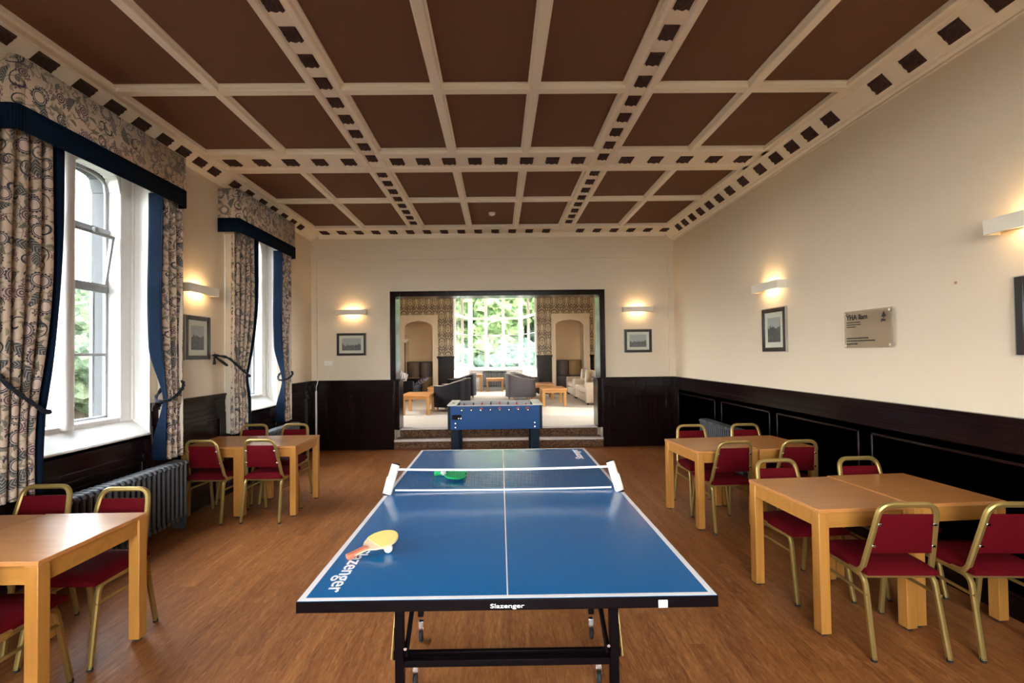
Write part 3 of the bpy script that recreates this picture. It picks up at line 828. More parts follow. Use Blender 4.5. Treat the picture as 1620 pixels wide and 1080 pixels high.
# ------------------------------------------------------------------ dining tables
def make_table(label, loc, rz):
    t = thing('dining_table', label, 'table', loc, rz, 'beech dining tables')
    W, Dp, Hh = .30, .34, .73
    MB().box(-W, W, -Dp, Dp, Hh - .022, Hh).build('tabletop', M['oaktop'], t, bevel=.003)
    a = MB()
    for s in (-1, 1):
        a.box(-W + .02, W - .02, s * (Dp - .015) - .010 * (1 if s > 0 else -1) - .01, s * (Dp - .015) - .010 * (1 if s > 0 else -1) + .01, Hh - .112, Hh - .022)
        a.box(s * (W - .025) - .01, s * (W - .025) + .01, -Dp + .02, Dp - .02, Hh - .112, Hh - .022)
    a.build('apron', M['beechx'], t, bevel=.002)
    for sx in (-1, 1):
        for sy in (-1, 1):
            cx, cy = sx * (W - .034), sy * (Dp - .034)
            l = MB().box(cx - .031, cx + .031, cy - .031, cy + .031, .016, Hh - .022).build('leg', M['beech'], t, bevel=.003)
            MB().lathe([(.018, 0), (.022, .004), (.022, .017)], (cx, cy, 0), 14).build('glide', M['blackrub'], l)
    return t
rad = math.radians
tb = make_table('light oak table of the nearest right-hand group, the one nearer the room middle', (2.108, 3.105, 0), rad(4))
TBL = [((2.722, 3.172, 0), rad(4), 'light oak table against the right wall in the nearest right-hand group'),
       ((2.090, 4.769, 0), rad(6), 'light oak table of the farther right-hand group, the one nearer the room middle'),
       ((2.700, 4.833, 0), rad(6), 'light oak table of the farther right-hand group, against the right wall'),
       ((-2.400, 2.545, 0), 0, 'light oak table at the bottom left corner with a bright window glare on its top'),
       ((-3.004, 2.535, 0), 0, 'light oak table at the left edge of the photo, cut off beside the curtain'),
       ((-2.404, 5.30, 0), rad(.5), 'light oak table of the farther left-hand group, the one nearer the room middle'),
       ((-2.980, 5.295, 0), rad(.5), 'light oak table of the farther left-hand group, tight against the window wall')]
for loc, rz, lb in TBL: dup(tb, loc, rz, lb)

# ------------------------------------------------------------------ banquet chairs (faces +y locally)
def make_chair(label, loc, rz):
    t = thing('banquet_chair', label, 'chair', loc, rz, 'red banquet chairs')
    sec = rsec(.029, .026, .007)
    # seat
    s = MB(); n = 14
    def top(u, v):
        x = (u - .5) * 2; y = (v - .5) * 2
        k = (1 - abs(x) ** 4) * (1 - abs(y) ** 4)
        w = .200 - .012 * (1 - v)
        X = x * w; Y = y * .205; r = .03
        cx = min(1, max(0, (abs(x) * w - (w - r)) / r)); cy = min(1, max(0, (abs(Y) - (.205 - r)) / r))
        return (X, Y + .01, .455 + .032 * k ** .45)
    s.grid(top, n, n)
    s.grid(lambda u, v: ((u - .5) * 2 * (.200 - .012 * (1 - v)), (v - .5) * .41 + .01, .430), n, n)
    for a, b in (((0, 0), (1, 0)), ((1, 0), (1, 1)), ((1, 1), (0, 1)), ((0, 1), (0, 0))):
        for k in range(n):
            u0, v0 = a[0] + (b[0] - a[0]) * k / n, a[1] + (b[1] - a[1]) * k / n; u1, v1 = a[0] + (b[0] - a[0]) * (k + 1) / n, a[1] + (b[1] - a[1]) * (k + 1) / n
            p, q = top(u0, v0), top(u1, v1); s.face([(p[0], p[1], .43), (q[0], q[1], .43), q, p])
    s.build('seat', M['red'], t, smooth=50)
    # backrest pad between the uprights
    def bp(u, v, side):
        x = (u - .5) * 2; z = .545 + v * .225; y = -.155 - (z - .44) * .23
        w = .162 - .024 * v
        puff = .016 * ((1 - abs(x) ** 4) * (1 - abs(2 * v - 1) ** 4)) ** .5 + .006
        return (x * w, y + (puff if side > 0 else -puff * .5), z)
    b = MB(); b.grid(lambda u, v: bp(u, v, 1), 12, 10); b.grid(lambda u, v: bp(1 - u, v, -1), 12, 10)
    for (ua, va, ub, vb) in ((0, 0, 1, 0), (1, 0, 1, 1), (1, 1, 0, 1), (0, 1, 0, 0)):
        for k in range(12):
            u0, v0, u1, v1 = ua + (ub - ua) * k / 12, va + (vb - va) * k / 12, ua + (ub - ua) * (k + 1) / 12, va + (vb - va) * (k + 1) / 12
            b.face([bp(u0, v0, 1), bp(u0, v0, -1), bp(u1, v1, -1), bp(u1, v1, 1)])
    b.build('backrest', M['red'], t, smooth=50)
    # hoop: uprights joined over the top, curving forward at their feet
    path = fillet([(-.186, -.06, .425), (-.186, -.145, .428), (-.145, -.243, .825), (.145, -.243, .825), (.186, -.145, .428), (.186, -.06, .425)], [.05, .065, .065, .05], 7)
    MB().sweep(path, sec, up=(0, 0, 1)).build('back_hoop', M['gold'], t, smooth=40)
    for sx in (-1, 1):
        pts = fillet([(sx * .195, .235, .012), (sx * .180, .165, .42), (sx * .184, -.165, .415), (sx * .195, -.235, .012)], [.05, .05], 6)
        # split the side frame into rail and two legs
        i1 = 6; i2 = len(pts) - 7
        MB().sweep(pts[i1:i2 + 1], sec, up=(1, 0, 0)).build('seat_rail', M['gold'], t, smooth=40)
        for seg in (pts[:i1 + 1], pts[i2:]):
            lg = MB().sweep(seg, sec, up=(1, 0, 0)).build('leg', M['gold'], t, smooth=40)
            e = seg[0] if seg[0].z < .1 else seg[-1]
            MB().lathe([(.014, 0), (.015, .004), (.014, .022)], (e.x, e.y, 0), 10).build('foot_cap', M['blackrub'], lg, smooth=40)
        MB().sweep([(sx * .186, .195, .325), (sx * .190, -.20, .325)], rsec(.016, .016, .004), up=(0, 0, 1)).build('side_stretcher', M['gold'], t, smooth=40)
    for yy, zz in ((.17, .42), (-.16, .415)): MB().sweep([(-.18, yy, zz), (.18, yy, zz)], rsec(.018, .018, .004)).build('cross_rail', M['gold'], t, smooth=40)
    sc_ = MB()
    for sx in (-1, 1):
        for z in (.59, .715):
            y = -.155 - (z - .44) * .23 - .012; w = .172 - .024 * ((z - .545) / .225)
            sc_.box(*sorted((sx * (w - .02), sx * (w + .0))), y - .004, y + .002, z - .007, z + .007)
    sc_.build('bracket', M['chrome'], t, bevel=.002)
    return t
ch = make_chair('red banquet chair with its back to us at the nearest right tables, left of two', (2.17, 2.76, 0), rad(-2))
CH = [((2.735, 2.735, 0), rad(-3), 'red banquet chair with its back to us, cut by the right edge of the photo'),
      ((2.09, 3.34, 0), rad(184), 'red banquet chair facing us behind the near right tables, at their left corner'),
      ((2.73, 3.375, 0), rad(182), 'red banquet chair facing us behind the near right tables, the one closer to the wall'),
      ((2.125, 4.56, 0), rad(3), 'red banquet chair with its back to us at the farther right tables, left of two'),
      ((2.735, 4.57, 0), rad(0), 'red banquet chair with its back to us at the farther right tables, by the wall'),
      ((2.145, 5.10, 0), rad(180), 'red banquet chair facing us behind the farther right tables, in front of the radiator end'),
      ((2.765, 5.12, 0), rad(181), 'red banquet chair facing us behind the farther right tables, next to the right wall'),
      ((-2.365, 2.81, 0), rad(179), 'red banquet chair facing us behind the bottom left table, in front of the radiator'),
      ((-2.93, 2.90, 0), rad(181), 'red banquet chair facing us in front of the floral curtain at bottom left'),
      ((-2.395, 2.25, 0), rad(0), 'red banquet chair tucked under the bottom left table from our side, back out of frame'),
      ((-2.94, 5.01, 0), rad(-3), 'red banquet chair with its back to us at the farther left tables, beside the radiator'),
      ((-2.37, 5.02, 0), rad(-3), 'red banquet chair with its back to us at the farther left tables, right of two'),
      ((-2.965, 5.60, 0), rad(180), 'red banquet chair facing us behind the farther left tables, half covered by the curtain'),
      ((-2.48, 5.60, 0), rad(178), 'red banquet chair facing us behind the farther left tables, at their right-hand end')]
for loc, rz, lb in CH: dup(ch, loc, rz, lb)

# ------------------------------------------------------------------ lettering
def lettering(text, size, mat, parent, loc, rot, name='lettering', ext=.0006, offset=0.0, sx=1.0, space=1.0, fit=None):
    c = bpy.data.curves.new(name, 'FONT'); c.body = text; c.size = size; c.extrude = ext; c.offset = offset; c.space_character = space
    o = bpy.data.objects.new(name, c); COL.objects.link(o)
    bpy.context.view_layer.update()
    me = bpy.data.meshes.new_from_object(o.evaluated_get(bpy.context.evaluated_depsgraph_get()))
    bpy.data.objects.remove(o); me.materials.clear(); me.materials.append(mat)
    if fit: sx = fit / max(v.co.x for v in me.vertices)
    o = bpy.data.objects.new(name, me); COL.objects.link(o); o.parent = parent; o.location = loc; o.rotation_euler = rot; o.scale = (sx, 1, 1)
    return o

# ------------------------------------------------------------------ table tennis table
TX, TY = .0233, 1.748
tt = thing('table_tennis_table', 'blue table tennis table with white lines and black wheeled frame in the room middle', 'table tennis table', (TX, TY, 0), rad(-.2))
for half in (0, 1):
    y0 = half * 1.3715; y1 = y0 + 1.3685
    m = MB(); m.box(-.7625, .7625, y0, y1, .742, .76, 0)
    zt = .7604; e = .0225
    m.box(-.7625, -.7625 + e, y0, y1, .7598, zt, 1); m.box(.7625 - e, .7625, y0, y1, .7598, zt, 1)
    if half == 0: m.box(-.7625 + e, .7625 - e, y0, y0 + e, .7598, zt, 1)
    else: m.box(-.7625 + e, .7625 - e, y1 - e, y1, .7598, zt, 1)
    m.box(-.0025, .0025, y0 + (e if half == 0 else 0), y1 - (e if half else 0), .7598, zt, 1)
    top = m.build('tabletop', [M['ppblue'], M['line']], tt)
    a = MB(); p, q = y0 + .004, y1 - .004
    a.box(-.766, .766, y0 - .004 if half == 0 else y0 + .003, y0 + .03, .718, .7585); a.box(-.766, .766, y1 - .03, y1 + (.004 if half else -.003), .718, .7585)
    a.box(-.766, -.74, p, q, .718, .7585); a.box(.74, .766, p, q, .718, .7585)
    a.box(-.74, .74, y0 + .6, y0 + .64, .712, .742)
    a.build('apron', M['black'], tt, bevel=.003)
    if half == 0:
        lettering('Slazenger', .092, M['line'], top, (-.680, .458, .7606), (0, 0, -PI / 2), offset=.0008, fit=.395)
        lettering('Slazenger', .0215, M['line'], top, (-.064, -.0048, .7275), (PI / 2, 0, 0), offset=.0002, fit=.124)
        MB().box(.546, .580, -.0075, -.004, .720, .748).build('edge_label', M['plasticw'], tt, bevel=.003)
    else:
        lettering('Slazenger', .095, M['line'], top, (.680, 2.74 - .458, .7606), (0, 0, PI / 2), offset=.0008, fit=.395)
for (ya, yb, sg) in ((.60, 1.09, 1), (2.14, 1.65, -1)):
    for sx in (-1, 1):
        lg = MB(); lg.box(sx * .52 - .021, sx * .52 + .021, ya - .021, ya + .021, .0 if True else 0, .715)
        lg.build('leg', M['black'], tt, bevel=.003)
        l2 = MB(); l2.box(sx * .50 - .016, sx * .50 + .016, yb - .016, yb + .016, .115, .715); l2.build('leg', M['black'], tt, bevel=.003)
        br = MB(); br.sweep([(sx * .497, ya + sg * .02, .17), (sx * .485, yb + sg * .12, .70)], rsec(.030, .022, .003), up=(1, 0, 0)); br.build('brace', M['black'], tt, bevel=.002)
        br = MB(); br.sweep([(sx * .535, ya - sg * .0, .20), (sx * .500, ya + sg * .28, .70)], rsec(.02, .014, .003), up=(1, 0, 0)); br.build('brace', M['black'], tt)
        pl = MB(); pl.prism([(ya - .01, .19), (ya + sg * .11, .20), (ya - .01, .33)], 'x', sx * .542, sx * .546); pl.box(*sorted((sx * .54, sx * .548)), ya - .02, ya + .02, .18, .22); pl.build('hinge_plate', M['black'], tt)
        yr = MB(); yr.tube([(sx * .556, ya - sg * .03, .19), (sx * .535, ya + sg * .09, .66)], .0035, 6); yr.build('locking_rod', M['gold'], tt, smooth=60)
        for yy, xx in ((ya + sg * .065, sx * .455), (yb - sg * .05, sx * .49)):
            c_ = MB(); c_.box(xx - .014, xx + .014, yy - .014, yy + .014, .075, .115)
            for q in (-.013, .013): c_.hexa([(xx + q - .0015, yy - .022, .03), (xx + q + .0015, yy - .022, .03), (xx + q + .0015, yy + .010, .03), (xx + q - .0015, yy + .010, .03), (xx + q - .0015, yy - .014, .085), (xx + q + .0015, yy - .014, .085), (xx + q + .0015, yy + .02, .085), (xx + q - .0015, yy + .02, .085)])
            co = c_.build('caster', M['chrome'], tt, bevel=.002)
            wl = MB(); wl.lathe([(.0, -.010), (.026, -.010), (.030, -.006), (.030, .006), (.026, .010), (.0, .010)], (xx, yy - .006, .030), 20, axis='x'); wl.build('wheel', M['blackrub'], co, smooth=40)
    cb = MB(); cb.box(-.50, .50, ya - .016, ya + .016, .140, .172)
    cb.box(-.50, .50, ya + sg * .06 - .012, ya + sg * .06 + .012, .150, .175); cb.build('crossbar', M['black'], tt, bevel=.002)
    for sx in (-1, 1): MB().lathe([(.0, -.006), (.008, -.006), (.008, .0)], (sx * .49, ya - .021, .235), 10, axis='y').build('bolt', M['chrome'], tt)

# net
nt = thing('table_tennis_net', 'low navy table tennis net with white tapes between two white end posts', 'net', (TX, TY + 1.37, .76))
for s in (-1, 1):
    m = MB(); i0 = 0
    m.sweep([(s * .745, -.045, -.004), (s * .700, .015, .175)], rsec(.048, .052, .014), up=(1, 0, 0))
    m.hexa([(s * .775, -.05, .0), (s * .745, -.05, .0), (s * .745, .0, .0), (s * .775, .0, .0), (s * .752, -.02, .105), (s * .73, -.02, .105), (s * .73, .02, .105), (s * .752, .02, .105)])
    p = m.build('end_post', M['plasticw'], nt, bevel=.004)
    c = MB(); c.sweep([(s * .700, .015, .172), (s * .698, .017, .182)], rsec(.042, .046, .012), up=(1, 0, 0)); c.sweep([(s * .748, -.048, -.012), (s * .744, -.044, .0)], rsec(.05, .054, .014), up=(1, 0, 0)); c.build('end_cap', M['black'], p)
def sag(x, amt): return -amt * (1 - (x / .69) ** 2)
n = 30
m = MB(); m.grid(lambda u, v: ((u * 2 - 1) * .70, .0, .022 + v * .128 + sag((u * 2 - 1) * .69, .010 * v)), n, 4); m.build('net_mesh', M['net'], nt)
for z0, hh, sg_, yy in ((.148, .014, .010, 0), (.014, .011, .006, -.002)):
    m = MB(); m.sweep([((k / n * 2 - 1) * .702, yy, z0 + sag((k / n * 2 - 1) * .69, sg_)) for k in range(n + 1)], rsec(.004, hh, .001), up=(0, 0, 1)); m.build('tape', M['line'], nt)

# bats and balls
def bat(label, loc, rz, rub, tilt=(0, 0), grip=None, blade=None, grp=None):
    t = thing('table_tennis_bat', label, 'bat', loc, 0); t.rotation_euler = (tilt[0], tilt[1], rz)
    def out(sc): 
        pts = []
        for k in range(40):
            a = 2 * PI * k / 40; r = .076
            x = .080 * math.cos(a); y = r * math.sin(a)
            if x < 0: y *= 1 - .10 * (x / .08) ** 2
            pts.append((x * sc + .155, y * sc))
        return pts
    m = MB(); m.prism(out(1.0), 'z', -.003, .003); m.prism([(.0, -.012), (.09, -.026), (.10, .026), (.0, .012)], 'z', -.003, .003)
    m.build('blade', blade or M['plywood'], t, bevel=.001)
    m = MB(); pr = [p for p in out(.985)]
    pr = [(max(x, .122), y) for (x, y) in pr]
    for a, b in ((.0031, .0058), (-.0058, -.0031)): m.prism(pr, 'z', a, b)
    m.build('rubber', rub, t)
    m = MB(); m.hexa([(-.01, -.016, -.011), (.085, -.013, -.009), (.085, .013, -.009), (-.01, .016, -.011), (-.01, -.016, .011), (.085, -.013, .009), (.085, .013, .009), (-.01, .016, .011)])
    m.build('grip', grip or M['redwood'], t, bevel=.005, seg=3)
    return t
zt = .7605
bat('yellow table tennis bat with a reddish wooden grip leaning on a white ball', (-.660, 2.100, zt + .013), rad(50), M['yellow'], tilt=(0, 0))
bpy.data.objects['table_tennis_bat'].rotation_euler = Matrix.Rotation(rad(44), 3, 'Z').to_euler()
E0 = bpy.data.objects['table_tennis_bat']
E0.rotation_euler = (Matrix.Rotation(rad(42), 3, 'Z') @ Matrix.Rotation(rad(-11), 3, 'Y') @ Matrix.Rotation(rad(2), 3, 'X')).to_euler()
b1 = bat('green table tennis bat, the farther of the two lying by the net', (-.475, 3.535, zt + .011), rad(8), M['green'], grip=M['green'], blade=M['green'])
b2 = bat('green table tennis bat, the nearer of the two lying by the net', (-.462, 3.495, zt + .0335), rad(-24), M['green'], grip=M['green'], blade=M['green'], tilt=(0, .07))
m = MB()
def ball(label, loc):
    m = MB(); m.lathe([(max(.0001, .02 * math.sin(PI * k / 16)), -.02 * math.cos(PI * k / 16)) for k in range(17)], (0, 0, 0), 24)
    o = m.build('table_tennis_ball', M['line'], smooth=80); o.location = loc; return tag(o, label, 'ball')
ball('white table tennis ball under the edge of the yellow bat', (-.505, 2.165, zt + .02))
ball('white table tennis ball resting against the two green bats', (-.405, 3.435, zt + .052))
bpy.data.objects['table_tennis_ball.001'].location = (-.405, 3.455, zt + .040)

# ------------------------------------------------------------------ table football
ft = thing('table_football', 'blue table football table with dark legs standing in front of the steps', 'table football', (-.062, 7.61, 0))
L2, W2, Z0, Z1 = .715, .375, .52, .885
m = MB()
m.box(-L2 + .035, L2 - .035, -W2, -W2 + .025, Z0, Z1 - .012); m.box(-L2 + .035, L2 - .035, W2 - .025, W2, Z0, Z1 - .012)
m.box(-L2 + .04, L2 - .04, -W2 + .02, W2 - .02, Z0, Z0 + .02)
m.build('cabinet', M['foosblue'], ft, bevel=.003)
for s in (-1, 1):
    m = MB(); m.box(*sorted((s * L2, s * (L2 - .04))), -W2 - .004, W2 + .004, Z0 - .0, Z1 - .010); m.build('end_panel', M['foosdark'], ft, bevel=.003)
for ya, yb in ((-W2 - .004, -W2 + .05), (W2 - .05, W2 + .004)): MB().box(-L2 + .13, L2 - .13, ya, yb, Z1 - .014, Z1).build('top_rail', M['foosgrey'], ft, bevel=.003)
for s in (-1, 1): MB().box(*sorted((s * (L2 + .006), s * (L2 - .135))), -W2 - .006, W2 + .006, Z1 - .008, Z1 + .012).build('end_top', M['plasticw'], ft, bevel=.004)
MB().box(-L2 + .055, -L2 + .085, -.17, -.06, Z1 + .012, Z1 + .014).build('score_slot', M['black'], ft)
MB().box(-L2 + .10, L2 - .10, -W2 + .025, W2 - .025, Z1 - .13, Z1 - .12).build('playfield', M['field'], ft)
for ya, yb in ((W2 - .032, W2 - .025), (-W2 + .025, -W2 + .032)): MB().box(-L2 + .13, L2 - .13, ya, yb, Z1 - .12, Z1 - .014).build('inner_lining', M['foosgrey'], ft)
MB().box(-L2 + .065, -L2 + .205, -W2 - .006, -W2, Z1 - .215, Z1 - .14).build('coin_plate', M['black'], ft, bevel=.003)
m = MB()
for x in (-L2 + .165, -L2 + .20): m.lathe([(.0, -.003), (.008, -.003), (.008, .0)], (x, -W2 - .006, Z1 - .195), 10, axis='y')
for x in (-L2 + .115, L2 - .115):
    for z in (Z0 + .035, Z0 + .095): m.lathe([(.0, -.004), (.010, -.004), (.010, .0)], (x, -W2, z), 10, axis='y')
m.build('bolt', M['chrome'], ft)
for sx in (-1, 1):
    for sy in (-1, 1):
        x = sx * (L2 - .105); y = sy * (W2 - .075)
        MB().box(x - .062, x + .062, y - .05, y + .05, 0, Z0).build('leg', M['foosdark'], ft, bevel=.004)
men = [('b', 1), ('b', 2), ('r', 3), ('b', 5), ('r', 5), ('b', 3), ('r', 2), ('r', 1)]
man = {}
for k, (cl, nm) in enumerate(men):
    x = -.49 + k * .14; yo = (-.02, .01, -.03, .02, -.01, .0, .02, -.02)[k]; z = Z1 - .055
    rd = MB(); rd.tube([(x, -W2 - .10 + yo, z), (x, W2 + .07 + yo, z)], .007, 8); ro = rd.build('rod', M['chrome'], ft, smooth=60)
    hd = MB(); hy = (-W2 - .10 + yo) if cl == 'b' or k % 2 else (-W2 - .10 + yo)
    hd.lathe([(.004, 0), (.014, .005), (.017, .03), (.013, .06), (.016, .085), (.010, .10)], (x, -W2 - .18 + yo, z), 12, axis='y'); hd.build('handle', M['blackrub'], ro, smooth=50)
    tip = MB(); tip.lathe([(.0, -.006), (.007, -.005), (.008, .0)], (x, -W2 - .18 + yo, z), 10, axis='y'); tip.build('handle_tip', M['chrome'], ro)
    be = MB(); be.lathe([(.010, .0), (.022, .0), (.022, .012), (.010, .012)], (x, -W2 - .014, z), 14, axis='y'); be.build('bearing', M['manred'] if cl == 'r' else M['manblue'], ro, smooth=40)
    for j in range(nm):
        yy = ((j + .5) / nm - .5) * .62
        if (cl, 0) not in man:
            p = MB(); p.lathe([(.0, .046), (.010, .042), (.013, .032), (.010, .022), (.007, .019), (.014, .012), (.016, -.01), (.012, -.03), (.009, -.045)], (0, 0, 0), 10)
            p.box(-.009, .009, -.011, .011, -.072, -.04); o_ = p.build('player', M['manred'] if cl == 'r' else M['manblue'], ro, smooth=50); man[(cl, 0)] = o_.data; o_.location = (x, yy, z); 
        else:
            o_ = bpy.data.objects.new('player', man[(cl, 0)]); COL.objects.link(o_); o_.parent = ro; o_.location = (x, yy, z)

# ------------------------------------------------------------------ wall lights
def sconce(label, c, axis, out, w=.53):
    """c: centre on wall. axis: wall runs along x or y; out: unit into the room"""
    t = thing('wall_light', label, 'wall light', c, 0, 'white box wall lights')
    t.rotation_euler = (0, 0, {('y', 1): PI / 2, ('y', -1): -PI / 2, ('x', -1): 0}[(axis, out)])
    # local: wall at y=0, room towards -y
    m = MB(); h = .052
    m.hexa([(-w / 2, -.105, -h + .006), (w / 2, -.105, -h + .006), (w / 2, -.099, -h + .006), (-w / 2, -.099, -h + .006),
            (-w / 2, -.112, h - .006), (w / 2, -.112, h - .006), (w / 2, -.106, h - .006), (-w / 2, -.106, h - .006)])
    for s in (-1, 1): m.box(*sorted((s * w / 2, s * (w / 2 - .006))), -.108, 0, -h + .006, h - .006)
    m.box(-w / 2 + .02, w / 2 - .02, -.012, 0, -.03, .03)
    m.build('housing', M['lampw'], t, bevel=.002)
    b = MB(); b.tube([(-.13, -.058, 0), (.13, -.058, 0)], .011, 10); b.build('bulb', M['bulb'], t, smooth=60)
    b = MB(); b.box(-.15, -.13, -.07, -.01, -.015, .015); b.box(.13, .15, -.07, -.01, -.015, .015); b.build('lamp_holder', M['lampw'], t)
    return t
sconce('white box wall light between the two left windows, above the framed picture', (XL, 5.24, 2.39), 'y', 1)
sconce('white box wall light on the right wall above the framed picture', (XR, 5.42, 2.385), 'y', -1)
sconce('white box wall light at the right edge of the photo', (XR, 2.68, 2.40), 'y', -1)
sconce('white box wall light left of the lounge opening on the back wall', (-2.59, D + .04, 2.425), 'x', -1)
sconce('white box wall light right of the lounge opening on the back wall', (2.49, D + .04, 2.425), 'x', -1)

# ------------------------------------------------------------------ framed pictures
def picture(label, c, rz, w, h, mt, border=.035, mount=.055):
    t = thing('framed_picture', label, 'picture', c, rz, 'framed prints')
    # local: wall at y=0, room towards -y
    m = MB(); W_, H_ = w / 2, h / 2; b = border
    for (x0, x1, z0, z1) in ((-W_, -W_ + b, -H_, H_), (W_ - b, W_, -H_, H_), (-W_ + b, W_ - b, -H_, -H_ + b), (-W_ + b, W_ - b, H_ - b, H_)): m.box(x0, x1, -.030, -.002, z0, z1)
    m.build('frame', M['frameblk'], t, bevel=.006)
    m = MB(); e = .006
    for (x0, x1, z0, z1) in ((-W_ - e, -W_, -H_ - e, H_ + e), (W_, W_ + e, -H_ - e, H_ + e), (-W_, W_, -H_ - e, -H_), (-W_, W_, H_, H_ + e)): m.box(x0, x1, -.026, -.001, z0, z1)
    m.build('frame_edge', M['silver'], t)
    MB().box(-W_ + b, W_ - b, -.016, -.012, -H_ + b, H_ - b).build('mount', M['mount'], t)
    k = b + mount
    MB().box(-W_ + k, W_ - k, -.018, -.016, -H_ + k, H_ - k).build('print', mt, t)
    MB().box(-W_ + b, W_ - b, -.0225, -.021, -H_ + b, H_ - b).build('glazing', M['glass'], t)
    return t
P1 = print_mat('etching_hillside', .02, (.16, .15, .16)); P2 = print_mat('etching_ruin', -.01, (.20, .19, .19)); P3 = print_mat('etching_valley', .03, (.14, .13, .14))
picture('black framed upright print on the left wall between the windows', (XL, 5.26, 1.868), PI / 2, .43, .475, P1, .045, .06)
picture('black framed upright print on the right wall below the wall light', (XR, 5.39, 1.89), -PI / 2, .455, .49, P3, .045, .06)
picture('dark framed print cut off by the right edge of the photo', (XR, 2.625, 1.84), -PI / 2, .45, .47, P1, .05, .05)
picture('black framed landscape print left of the lounge opening', (-2.61, D + .04, 1.86), 0, .515, .395, P2, .04, .05)
picture('black framed landscape print right of the lounge opening', (2.50, D + .04, 1.865), 0, .49, .41, P2, .045, .05)

# ------------------------------------------------------------------ acrylic plaque
pq = thing('wall_plaque', 'clear acrylic wall plaque with black writing and a triangle logo on steel studs', 'plaque', (XR, 4.005, 1.828), -PI / 2)
MB().box(-.262, .262, -.030, -.024, -.162, .162).build('acrylic_sheet', M['acrylic'], pq, bevel=.001)
for x in (-.24, .24):
    for z in (-.14, .14):
        MB().lathe([(.0, -.036), (.011, -.036), (.012, -.031), (.009, -.024), (.009, 0)], (x, 0, z), 14, axis='y').build('stud', M['chrome'], pq, smooth=40)
R90 = (PI / 2, 0, 0)
lettering('YHA Ilam', .062, M['purple'], pq, (-.235, -.0315, .085), R90, offset=.0015)
def bars(z, spans, h=.0075):
    m = MB(); x = -.235
    for wd in spans: m.box(x, x + wd, -.0318, -.0308, z, z + h); x += wd + .005
    return m
m = bars(.058, (.045, .03, .02, .05)); 
for z, sp in ((.038, (.02, .03, .045, .022, .03)), (.018, (.018, .05, .03))): 
    q = bars(z, sp); n0 = len(m.v); m.v += q.v; m.f += [[i + n0 for i in f] for f in q.f]; m.m += q.m; m.uv += q.uv
for z, sp, h in ((-.082, (.055, .016, .016, .022, .045, .036, .028), .010), (-.104, (.05, .03, .03, .012, .055, .035, .03, .04), .009), (-.132, (.016, .03, .03, .034), .011)):
    q = bars(z, sp, h); n0 = len(m.v); m.v += q.v; m.f += [[i + n0 for i in f] for f in q.f]; m.m += q.m; m.uv += q.uv
m.build('small_print', M['purple'], pq)
m = MB(); m.prism([(.155, .088), (.205, .088), (.18, .135)], 'y', -.0318, -.0308); m.box(.176, .184, -.0318, -.0308, .076, .088); m.build('triangle_logo', M['purple'], pq)
lettering('yha', .034, M['purple'], pq, (.150, -.0315, .053), R90, offset=.001)

# small fittings
m = MB(); m.lathe([(.0, -.005), (.009, -.004), (.010, 0)], (0, 0, 0), 12, axis='x'); o = m.build('wall_plug', paint('tan_filler', (.42, .22, .10), .8), smooth=40); o.location = (XR, 3.243, 2.102)
tag(o, 'small round tan filler spot on the bare right wall', 'wall plug')
sk = thing('wall_socket', 'small white double socket low on the back wall left of the opening', 'socket', (-3.02, D + .04, 1.53))
MB().box(-.075, .075, -.010, 0, -.043, .043).build('plate', M['plasticw'], sk, bevel=.004)
m = MB(); m.box(-.05, -.02, -.014, -.009, -.018, .018); m.build('plug', M['plasticw'], sk, bevel=.003)
m = MB(); m.tube([(-.03, -.012, -.03), (-.028, -.010, -.10), (.0, -.006, -.17), (.002, -.006, -.30)], .0018, 6); m.build('flex', M['plasticw'], sk)
cd = thing('cable_conduit', 'white cable in thin trunking down the dark panelling by the far left corner', 'cable', (-3.205, D - .05, 0))
m = MB(); m.box(-.016, .012, -.015, .0, .02, 1.05); m.build('trunking', M['plasticw'], cd, bevel=.002)
m = MB(); m.tube([(0, -.008, 1.04), (.002, -.012, 1.12), (.02, -.008, 1.18), (.026, .0, 1.235), (.026, .035, 1.245)], .006, 8); m.build('cable', M['plasticw'], cd, smooth=60)
sd = MB(); sd.lathe([(.05, 0), (.052, -.015), (.045, -.035), (.025, -.045), (.0, -.045)], (0, 0, 0), 24); o = sd.build('smoke_detector', M['plasticw'], smooth=40); o.location = (-.075, 7.40, ZC)
tag(o, 'round white smoke detector on a brown ceiling panel', 'smoke detector')

# ------------------------------------------------------------------ lounge shell
LX0, LX1, LY, BYW = -3.46, 3.20, 16.0, 18.15
MB().box(LX0 - .2, LX1 + .2, D + .35, 19.0, PZ - .2, PZ).build('floor_lounge', M['carpet'], kind='structure')
MB().box(LX0 - .2, LX1 + .2, D + .40, 18.6, 3.95, 4.1).build('ceiling_lounge', M['white'], kind='structure')
for side, xa, xb in (('right', LX1, LX1 + .2), ('left', LX0 - .2, LX0)):
    w = MB(); w.box(xa, xb, D + .40, 9.5, 0, 4.0); w.box(xa, xb, 11.2, LY + .8, 0, 4.0); w.box(xa, xb, 9.5, 11.2, 0, 1.3); w.box(xa, xb, 9.5, 11.2, 3.3, 4.0)
    w.build('wall_lounge_' + side, M['cream'], kind='structure')
    ww = struct('window_6' if side == 'right' else 'window_7'); w = MB(); xm = (xa + xb) / 2
    for k in range(4): w.box(xm - .05, xm + .05, 9.5 + k * .567 - .035, 9.5 + k * .567 + .035, 1.3, 3.3)
    for z in (1.33, 2.65, 3.27): w.box(xm - .045, xm + .045, 9.5, 11.2, z - .035, z + .035)
    w.build('window_frame', M['white'], ww, bevel=.004); MB().box(xm - .003, xm + .003, 9.5, 11.2, 1.3, 3.3).build('pane', M['glass'], ww)
w = MB(); BX0, BX1 = -1.515, 1.315
AL = (-3.12, -2.20); AR = (1.93, 2.86)
